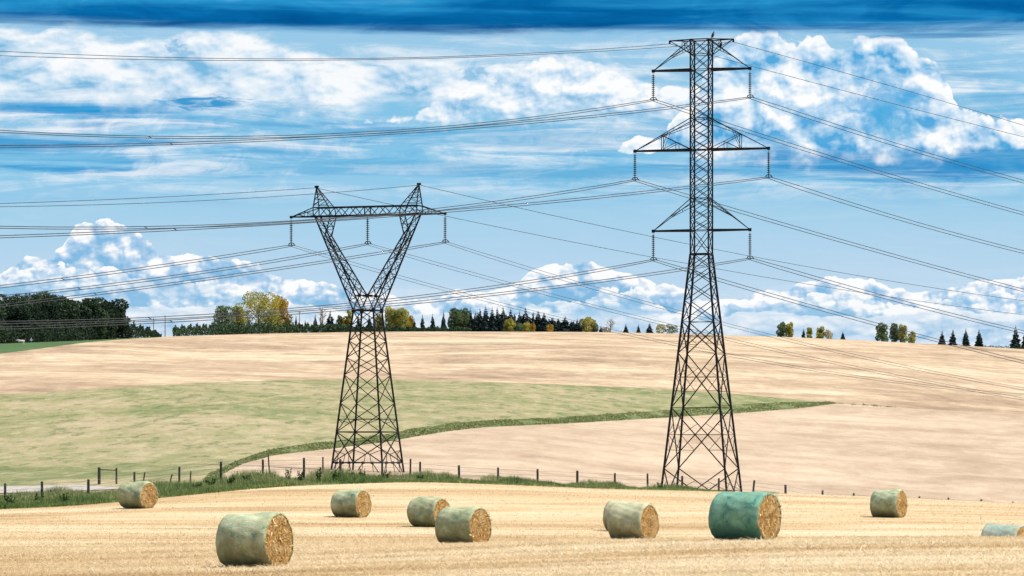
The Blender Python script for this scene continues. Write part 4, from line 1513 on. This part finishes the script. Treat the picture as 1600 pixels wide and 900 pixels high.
def decid_mesh(h, w, seed, n, size, clear=.12, lobes=9, thin=1.0):
    rg = np.random.default_rng(seed)
    blobs = []
    for k in range(lobes):
        t = (k + .5) / lobes
        zc = h * (clear + (1 - clear) * (.08 + .80 * t))
        rad_ = w / 2 * (math.sin(math.pi * min(1, .24 + t * .66)) ** .6)
        a = k * 2.4 + rg.uniform(-.5, .5)
        o = rad_ * rg.uniform(.40, .80)
        rr = w * rg.uniform(.17, .27) * thin
        blobs.append((o * math.cos(a), o * math.sin(a), zc, rr, rr, rr * rg.uniform(.8, 1.25) * min(1.4, h / w * .8)))
    pts = crown_points(blobs, n, rg)
    pts[:, 2] = np.clip(pts[:, 2], h * .03, h * 1.02)
    V_, F_ = leaf_cloud(pts, size, rg)
    # each lobe has its own tone
    tone = np.sin(pts[:, 0] * 2.2 / w * 3 + seed) * .18 + np.sin(pts[:, 2] * 2.6 / h * 4 + seed * 2) * .15
    r = np.clip(rg.beta(2, 2, n) * .7 + .15 + tone, 0, 1)
    crown = np_mesh('crown', V_, F_, rnd=np.repeat(r, 4))
    mb = MB()
    mb.tube([(0, 0, -.5), (.02 * h, 0, h * .3), (0, .01 * h, h * .62), (0, 0, h * .85)], [h * .022, h * .017, h * .010, h * .003], 7)
    for b in blobs:
        mb.tube([(0, 0, max(h * .15, b[2] * .62)), (b[0] * .5, b[1] * .5, b[2] * .85), (b[0], b[1], b[2])], [h * .009, h * .006, h * .002], 5)
    return crown, mb.mesh('trunk')


def spruce_mesh(seed, n_wh=16, per=13, full=.5):
    """unit height spruce with drooping boughs in whorls, uneven outline"""
    rg = np.random.default_rng(seed)
    V_ = []; F_ = []; R_ = []
    for k in range(n_wh):
        t = k / (n_wh - 1)
        z_ = .05 + .93 * t
        rw = .5 * (1 - t) ** .85 * rg.uniform(.72, 1.12) + .014
        for j in range(per if t < .8 else 7):
            a = rg.uniform(0, 6.283)
            L = rw * rg.uniform(.6, 1.12)
            dr = L * rg.uniform(.1, .42)
            d = np.array([math.cos(a), math.sin(a), 0]); s = np.array([-d[1], d[0], 0])
            wd = L * rg.uniform(.22, .36) + .010
            p0 = np.array([0, 0, z_]); p1 = d * L * .6 + [0, 0, z_ - dr * .35]; p2 = d * L + [0, 0, z_ - dr + .02 * rg.uniform(-1, 1)]
            b = len(V_)
            th = np.array([0, 0, .030 * (1 - t) + .012])
            V_ += [p0, p1 + s * wd, p2, p1 - s * wd, p1 - th * 2.2 + d * .0, p1 + th]
            F_ += [(b, b + 1, b + 5, b), (b + 5, b + 1, b + 2, b + 5), (b, b + 5, b + 3, b), (b + 5, b + 2, b + 3, b + 5), (b, b + 4, b + 1, b), (b, b + 3, b + 4, b), (b + 4, b + 2, b + 1, b + 4), (b + 4, b + 3, b + 2, b + 4)]
            R_ += [rg.uniform(0, 1)] * 6
    F3 = np.array([f[:3] for f in F_])
    crown = np_mesh('crown', np.array(V_), F3, rnd=R_)
    mb = MB(); mb.tube([(0, 0, -.06), (0, 0, .4), (0, 0, .97), (0, 0, 1.03)], [.022, .016, .006, .002], 6)
    return crown, mb.mesh('trunk')


def bare_mesh(h, w, seed):
    rg = np.random.default_rng(seed)
    mb = MB()
    mb.tube([(0, 0, -.3), (0, 0, h * .5), (0.02 * w, 0, h)], [h * .02, h * .013, h * .004], 6)
    tw = MB()
    for k in range(26):
        t = rg.uniform(.15, .85); a = rg.uniform(0, 6.28); L = w * .5 * (1.1 - t * .6) * rg.uniform(.6, 1.1)
        e = np.array([L * math.cos(a), L * math.sin(a), h * t + L * rg.uniform(.8, 1.6)])
        e[2] = min(e[2], h * 1.0)
        tw.tube([(0, 0, h * t), tuple(e * np.array([.5, .5, 1]) + np.array([0, 0, h * t]) * 0 - np.array([0, 0, (e[2] - h * t) * .4])), tuple(e)], [h * .010, h * .008, h * .005], 4)
        for q_ in range(3):
            f = e + rg.normal(0, .16 * w, 3); f[2] = e[2] + abs(rg.normal(0, .1 * h))
            tw.tube([tuple(e * .75 + np.array([0, 0, h * t * .25])), tuple(f)], [h * .006, h * .004], 4)
    return tw.mesh('crown'), mb.mesh('trunk')


def crest(px, dY):
    Y = float(Ys_(px)) + dY
    z_ = CZ + (HY - float(S2(px))) * float(Ys_(px)) / F + (.9 * dY / 60 if dY > 0 else dY * .03)
    return Vector(((px - 800) / F * Y, Y, z_))


SPR = [spruce_mesh(50 + k) for k in range(5)]
GR = 'trees along the ridge'
protos = []
for c_, t_ in SPR:
    protos.append((c_, t_))


def plant(px, top, w, kind, label, dY=25.0, group=GR, k=[0]):
    k[0] += 1
    p = crest(px, dY)
    h = at(px, top, p.y).z - p.z
    h = max(h, 1.2)
    ww = w * p.y / F
    nm = {'s': 'spruce_tree', 'b': 'bare_tree'}.get(kind, 'broadleaf_tree')
    r = empty(nm, p, label, 'tree', group, random.uniform(0, 6.28))
    if kind == 's':
        if 730 < px < 905: ww *= 1.45 * random.uniform(.8, 1.25)
        c_, t_ = SPR[k[0] % 5]
        link('crown', c_, MAT['spruce'], r); link('trunk', t_, MAT['bark'], r)
        r.scale = (ww * 1.15, ww * 1.15, h)
    elif kind == 'b':
        c_, t_ = bare_mesh(h, ww, k[0])
        link('crown', c_, MAT['bare'], r); link('trunk', t_, MAT['bark'], r)
    else:
        mt = {'g': 'green_leaf', 'y': 'yg_leaf', 'o': 'gold_leaf', 'd': 'dark_leaf'}[kind]
        ww *= 1.15 if px < 1200 else .95
        n = int(min(9000, max(380, h * ww * 70)))
        c_, t_ = decid_mesh(h, ww, k[0] * 3 + 1, n, (.66 if kind == 'd' else .52) if h > 4 else .32, lobes=int(min(16, 6 + h)), clear=(.0 if kind in 'dyo' else .04))
        link('crown', c_, MAT[mt], r); link('trunk', t_, MAT['bark'], r)
    return r


TREES = [
    (351, 479, 32, 'g', 'small green broadleaf tree at the left foot of the big yellowing tree'),
    (373, 479, 22, 'y', 'low yellow tree between the green one and the big yellowing crown'),
    (404, 455, 68, 'y', 'biggest yellow-green broadleaf tree on the ridge, left of the V-shaped pylon'),
    (438, 463, 30, 'o', 'golden tree touching the right side of the big yellowing tree'),
    (450, 490, 15, 's', 'dark spruce just right of the golden tree'),
    (462.5, 492, 10, 's', 'slim dark spruce left of the thin ridge pole'),
    (477, 499, 9, 's', 'tiny dark spruce right of the thin ridge pole'),
    (492.6, 490, 14, 's', 'dark spruce left of the leafless tree'),
    (504, 480, 14, 'b', 'leafless twiggy tree between two spruces left of the V-shaped pylon'),
    (516, 485, 25, 's', 'broad dark spruce left of the V-shaped pylon'),
    (531, 491, 11, 'g', 'slim green tree between broad spruce and orange bush'),
    (540, 495, 13, 'o', 'orange-gold small tree by the V-shaped pylon\'s left leg'),
    (546, 481, 9, 'y', 'tall thin yellow tree at the V-shaped pylon\'s left waist'),
    (560, 489, 12, 's', 'dark spruce seen through the left side of the V-shaped pylon'),
    (577, 490, 14, 's', 'dark spruce seen through the middle of the V-shaped pylon'),
    (592, 491, 14, 'y', 'yellow tree seen through the right side of the V-shaped pylon'),
    (612, 481, 22, 'y', 'yellow-green tree just right of the V-shaped pylon'),
    (629, 482, 26, 'y', 'wider yellow-green tree second right of the V-shaped pylon'),
    (639, 494, 14, 'o', 'low yellow tree at the right of the yellow-green pair'),
    (647, 496, 12, 's', 'small dark spruce left of the white shed'),
    (660, 490, 12, 's', 'first of three spaced spruces right of the white shed'),
    (676, 489, 14, 's', 'middle one of three spaced spruces right of the white shed'),
    (693, 486, 14, 's', 'third of three spaced spruces, beside the green poplars'),
    (711, 482, 24, 'g', 'wide green poplar left of the dense spruce wood'),
    (725, 482, 17, 'g', 'narrow green poplar touching the dense spruce wood'),
    (735, 481, 12, 's', 'first spruce at the left end of the dense wood'),
    (743, 487, 13, 's', 'shorter spruce second from left in the dense wood'),
    (750, 480, 15, 's', 'third spruce from the left in the dense wood'),
    (759, 477, 17, 's', 'tallest spruce of the left half of the dense wood'),
    (769, 479, 15, 's', 'spruce in the middle of the dense wood left of a pointed pair'),
    (777, 479, 14, 's', 'left one of the pointed pair in the dense wood'),
    (786, 478, 17, 's', 'right one of the pointed pair in the dense wood'),
    (798, 482, 17, 's', 'spruce standing behind a pale yellow-green bush'),
    (812, 485, 12, 's', 'slim spruce between pale bush and tall pointed spruce'),
    (821, 480, 17, 's', 'tall pointed spruce in the right half of the wood'),
    (833, 486, 13, 's', 'narrow spruce right of the tall pointed one'),
    (841, 485, 15, 's', 'spruce above the small golden bushes of the wood'),
    (850, 488, 17, 's', 'dense spruce left of the lone golden bush'),
    (864, 496, 19, 's', 'low wide spruce behind the lone golden bush'),
    (883, 493, 18, 's', 'pointed spruce near the right end of the wood'),
    (874, 500, 16, 's', 'low spruce filling the gap before the wood\'s pointed right spruce'),
    (893, 501, 15, 's', 'low spruce just right of the wood\'s pointed right spruce'),
    (902, 498, 16, 's', 'last spruce at the right end of the wood'),
    (917, 494, 24, 'y', 'yellow-green tree closing the right end of the spruce wood'),
    (929, 503, 12, 'g', 'green low tree leaning on the wood\'s last yellow tree'),
    (939, 509, 9, 's', 'tiny dark spruce left of the second leafless tree'),
    (954, 498, 14, 'b', 'leafless pale tree right of the spruce wood'),
    (948, 511, 14, 'o', 'orange bush under the leafless pale tree'),
    (978, 505, 11, 's', 'small lone spruce, first of three left of the tall pylon'),
    (997.5, 506, 9, 's', 'smallest lone spruce, second of three left of the tall pylon'),
    (1015, 504, 15, 's', 'wide lone spruce, third of three left of the tall pylon'),
    (1033, 506, 15, 'y', 'yellow-green bush next to the tall pylon, left one'),
    (1050, 507, 20, 'g', 'green round bush right beside the tall pylon'),
    (1222, 503, 20, 'g', 'green tree of the small pair right of the tall pylon'),
    (1234, 503, 14, 'y', 'yellow tree of the small pair right of the tall pylon'),
    (1255.6, 513, 9, 's', 'small spruce between two yellowing clumps right of the tall pylon'),
    (1264.5, 511, 10, 'y', 'slim yellow tree beside a small spruce'),
    (1282, 511, 18, 'y', 'yellow-green round tree left of an orange bush'),
    (1295, 515, 14, 'o', 'orange-yellow bush right of the yellow-green round tree'),
    (1317, 517, 10, 's', 'tiny lone spruce on the right-hand skyline'),
    (1377, 505, 24, 'g', 'green poplar at the left of the right-hand grove'),
    (1398, 505, 18, 'g', 'green poplar in the middle of the right-hand grove'),
    (1411, 506, 16, 'y', 'yellow poplar in the right-hand grove'),
    (1425, 518, 13, 'y', 'low yellow bush ending the right-hand grove'),
    (1472, 516, 15, 's', 'first from left of four lone spruces at far right'),
    (1489, 514, 17, 's', 'second from left of four lone spruces at far right'),
    (1509, 513, 18, 's', 'third from left of four lone spruces at far right'),
    (1530, 514, 18, 's', 'fourth from left of four lone spruces at far right'),
    (1587, 508, 21, 's', 'large dark spruce at the right edge of the picture'),
    (1602, 515, 18, 's', 'spruce cut off by the right edge of the picture'),
]
for t in TREES: plant(*t)
# low bushes in front of the spruce wood
for px, top, w, kd, lab in [(796, 497, 16, 'y', 'pale yellow-green bush in front of the spruce wood'), (811, 504, 13, 'g', 'low green bush in front of the spruce wood'), (822, 502, 14, 'y', 'yellow-green bush below the tall pointed spruce'),
                            (832, 504, 9, 'o', 'small orange bush in front of the spruce wood'), (860, 506, 11, 'o', 'lone golden bush in front of the spruce wood')]:
    plant(px, top, w, kd, lab, dY=6)
# dark wood at the far left
GL = 'trees of the dark left wood'
for px, top, w, lab in [(-70, 468, 60, 'dark green tree beyond the left edge of the dark wood'), (-28, 464, 50, 'dark green tree cut by the left edge of the picture'), (12, 462, 44, 'dark broadleaf tree at the left end of the dark wood'),
                        (40, 460, 38, 'dark tree above the pale animal in the dark wood'), (68, 457, 34, 'tallest dark tree of the left wood'), (92, 463, 30, 'dark tree just right of the wood\'s tallest crown'),
                        (112, 466, 30, 'dark tree in the middle of the left wood'), (135, 468, 30, 'dark tree third from the right end of the left wood'), (154, 467, 28, 'second dark tree from the right end of the left wood'), (172, 468, 32, 'dark tree at the right end of the left wood')]:
    plant(px, top, w * 1.75, 'd', lab, dY=20 + random.uniform(0, 12), group=GL)


def hedge(x0, x1, top, dY, depth, mat, label, n, seed, size=.42, taper=None):
    rg = np.random.default_rng(seed)
    px = rg.uniform(x0, x1, n)
    Yv = np.interp(px, np.linspace(x0, x1, 40), [float(Ys_(p)) for p in np.linspace(x0, x1, 40)]) + dY + rg.uniform(-.5, .5, n) * depth
    zb = CZ + (HY - S2(px)) * Ys_(px) / F
    zt = CZ + (HY - np.interp(px, [t[0] for t in top], [t[1] for t in top])) / F * Yv
    wav = .78 + .13 * np.sin(px * .55 + seed) + .09 * np.sin(px * 1.3 + 2 * seed) + .05 * np.sin(px * 3.1)
    hh = np.maximum(zt - zb, .3) * wav
    t = rg.uniform(0, 1, n) ** .6
    pts = np.stack([(px - 800) / F * Yv, Yv, zb + t * hh], -1)
    org = Vector(pts[np.argmin(px)]); org.z = float(zb[np.argmin(px)])
    V_, F_ = leaf_cloud(pts - np.array(org), size, rg)
    tone = .5 + .25 * np.sin(px * .4) + .2 * np.sin(px * 1.1 + 1)
    r = np.clip(rg.beta(2, 2, n) * .6 + .3 * tone, 0, 1)
    rt = empty('hedge', org, label, 'hedge')
    link('foliage', np_mesh('foliage', V_, F_, rnd=np.repeat(r, 4)), MAT[mat], rt)
    st = MB()
    for q_ in range(14):
        i = rg.integers(0, n)
        b = Vector((pts[i, 0], pts[i, 1], zb[i])) - org
        st.tube([b, b + Vector((.1, 0, hh[i] * .7))], [.06, .02], 5)
    st.build('stem', MAT['bark'], rt)


hedge(-90, 192, [(-90, 505), (100, 506), (150, 505), (192, 508)], 12, 14, 'dark_leaf', 'dark undergrowth along the foot of the left wood', 9000, 5, .5)
hedge(172, 252, [(170, 480), (188, 492), (200, 499), (215, 504), (235, 510), (252, 521)], 12, 10, 'dark_leaf', 'dark shrubs tapering off right of the left wood', 5200, 6, .6)
hedge(270, 545, [(270, 509), (290, 506), (340, 503), (420, 502), (545, 505)], 8, 9, 'hedge_leaf', 'long clipped-looking green hedge left of the V-shaped pylon', 15000, 8, .6)
hedge(545, 736, [(545, 508), (620, 510), (736, 510)], 8, 8, 'hedge_leaf', 'low green hedge between the V-shaped pylon and the spruce wood', 9000, 9, .55)
hedge(733, 908, [(733, 490), (800, 490), (860, 496), (908, 503)], 34, 14, 'spruce', 'dark undergrowth filling the foot of the spruce wood', 9000, 12, .6)
hedge(1538, 1660, [(1538, 539), (1560, 539.5), (1660, 543)], 15, 4, 'dark_leaf', 'thin dark hedge line below the far right spruces', 1500, 10, .3)

# poles on the ridge
for px, top, lab in [(240, 497, 'short thin utility pole in the gap beside the left wood'), (258, 492, 'taller utility pole in the gap left of the long hedge'), (468, 486, 'thin pole between two small spruces')]:
    p = crest(px, 30)
    h = at(px, top, p.y).z - p.z
    r = empty('utility_pole', p, lab, 'pole', 'utility poles on the ridge')
    mb = MB(); mb.tube([(0, 0, -.5), (0, 0, h)], [.17, .12], 7); mb.build('pole', MAT['bare'], r)
    mb = MB(); mb.bar((-.55, 0, h - .5), (.55, 0, h - .5), .12); mb.build('crossbar', MAT['bare'], r)

# white shed between the spruces
p = crest(653, 60)
r = empty('shed', p, 'small white shed half hidden between spruces on the ridge', 'shed', None, rad(20))
mb = MB(); mb.box((0, 0, .6), 3.4, 2.6, 2.2)
mb.build('wall', MAT['white_wall'], r)
mb = MB()
mb.quadring([[Vector((-1.9, y, z_)) for y, z_ in ((-1.6, 1.62), (0, 2.6), (1.6, 1.62), (0, 2.45))], [Vector((1.9, y, z_)) for y, z_ in ((-1.6, 1.62), (0, 2.6), (1.6, 1.62), (0, 2.45))]])
mb.build('roof', MAT['roof'], r)

# ------------------------------------------------------------------ pale cow on the meadow
def skin_mesh(name, V_, E_, R_, levels=2):
    me = bpy.data.meshes.new(name)
    me.from_pydata(V_, E_, [])
    o = bpy.data.objects.new(name, me)
    COL.objects.link(o)
    sk = o.modifiers.new('skin', 'SKIN'); sk.use_smooth_shade = True
    for i, s in enumerate(me.skin_vertices[0].data):
        s.radius = R_[i] if isinstance(R_[i], tuple) else (R_[i], R_[i])
        s.use_root = (i == 0)
    sb = o.modifiers.new('sub', 'SUBSURF'); sb.levels = levels; sb.render_levels = levels
    return o


px = 33
yy, zz, pyy = profile(px)
m_ = np.argmin(np.abs(pyy - 538.8))
Yc = float(yy[m_]); zc = float(zz[m_])
cow = empty('cow', ((px - 800) / F * Yc, Yc, zc), 'pale cream cow standing side-on in front of the dark left wood', 'cow', None, rad(172))
# x forward; trunk deep at the chest, hock and knee shown
Vc = [(-.55, 0, 1.08), (0, 0, 1.02), (.5, 0, 1.05), (.82, 0, 1.22), (1.08, 0, 1.38), (1.34, 0, 1.22), (1.5, 0, 1.05),
      (-.85, 0, 1.12), (-.98, 0, .95), (-1.0, 0, .55)]
Ec = [(0, 1), (1, 2), (2, 3), (3, 4), (4, 5), (5, 6), (0, 7), (7, 8), (8, 9)]
Rc = [(.30, .34), (.33, .36), (.30, .36), (.20, .25), (.16, .17), (.12, .12), (.08, .085), (.2, .22), (.05, .05), (.03, .03)]
for sy in (-1, 1):
    b = len(Vc)
    Vc += [(-.68, sy * .18, .82), (-.55, sy * .19, .66), (-.78, sy * .19, .42), (-.72, sy * .19, .05)]
    Ec += [(0, b), (b, b + 1), (b + 1, b + 2), (b + 2, b + 3)]; Rc += [.17, .12, .065, .06]
    b = len(Vc)
    Vc += [(.52, sy * .17, .75), (.56, sy * .17, .42), (.53, sy * .17, .05)]
    Ec += [(2, b), (b, b + 1), (b + 1, b + 2)]; Rc += [.12, .075, .06]
    b = len(Vc)
    Vc += [(1.04, sy * .26, 1.42)]; Ec += [(4, b)]; Rc += [.04]
bd = skin_mesh('body', Vc, Ec, Rc, 2)
bd.data.materials.append(MAT['hide'])
bd.parent = cow
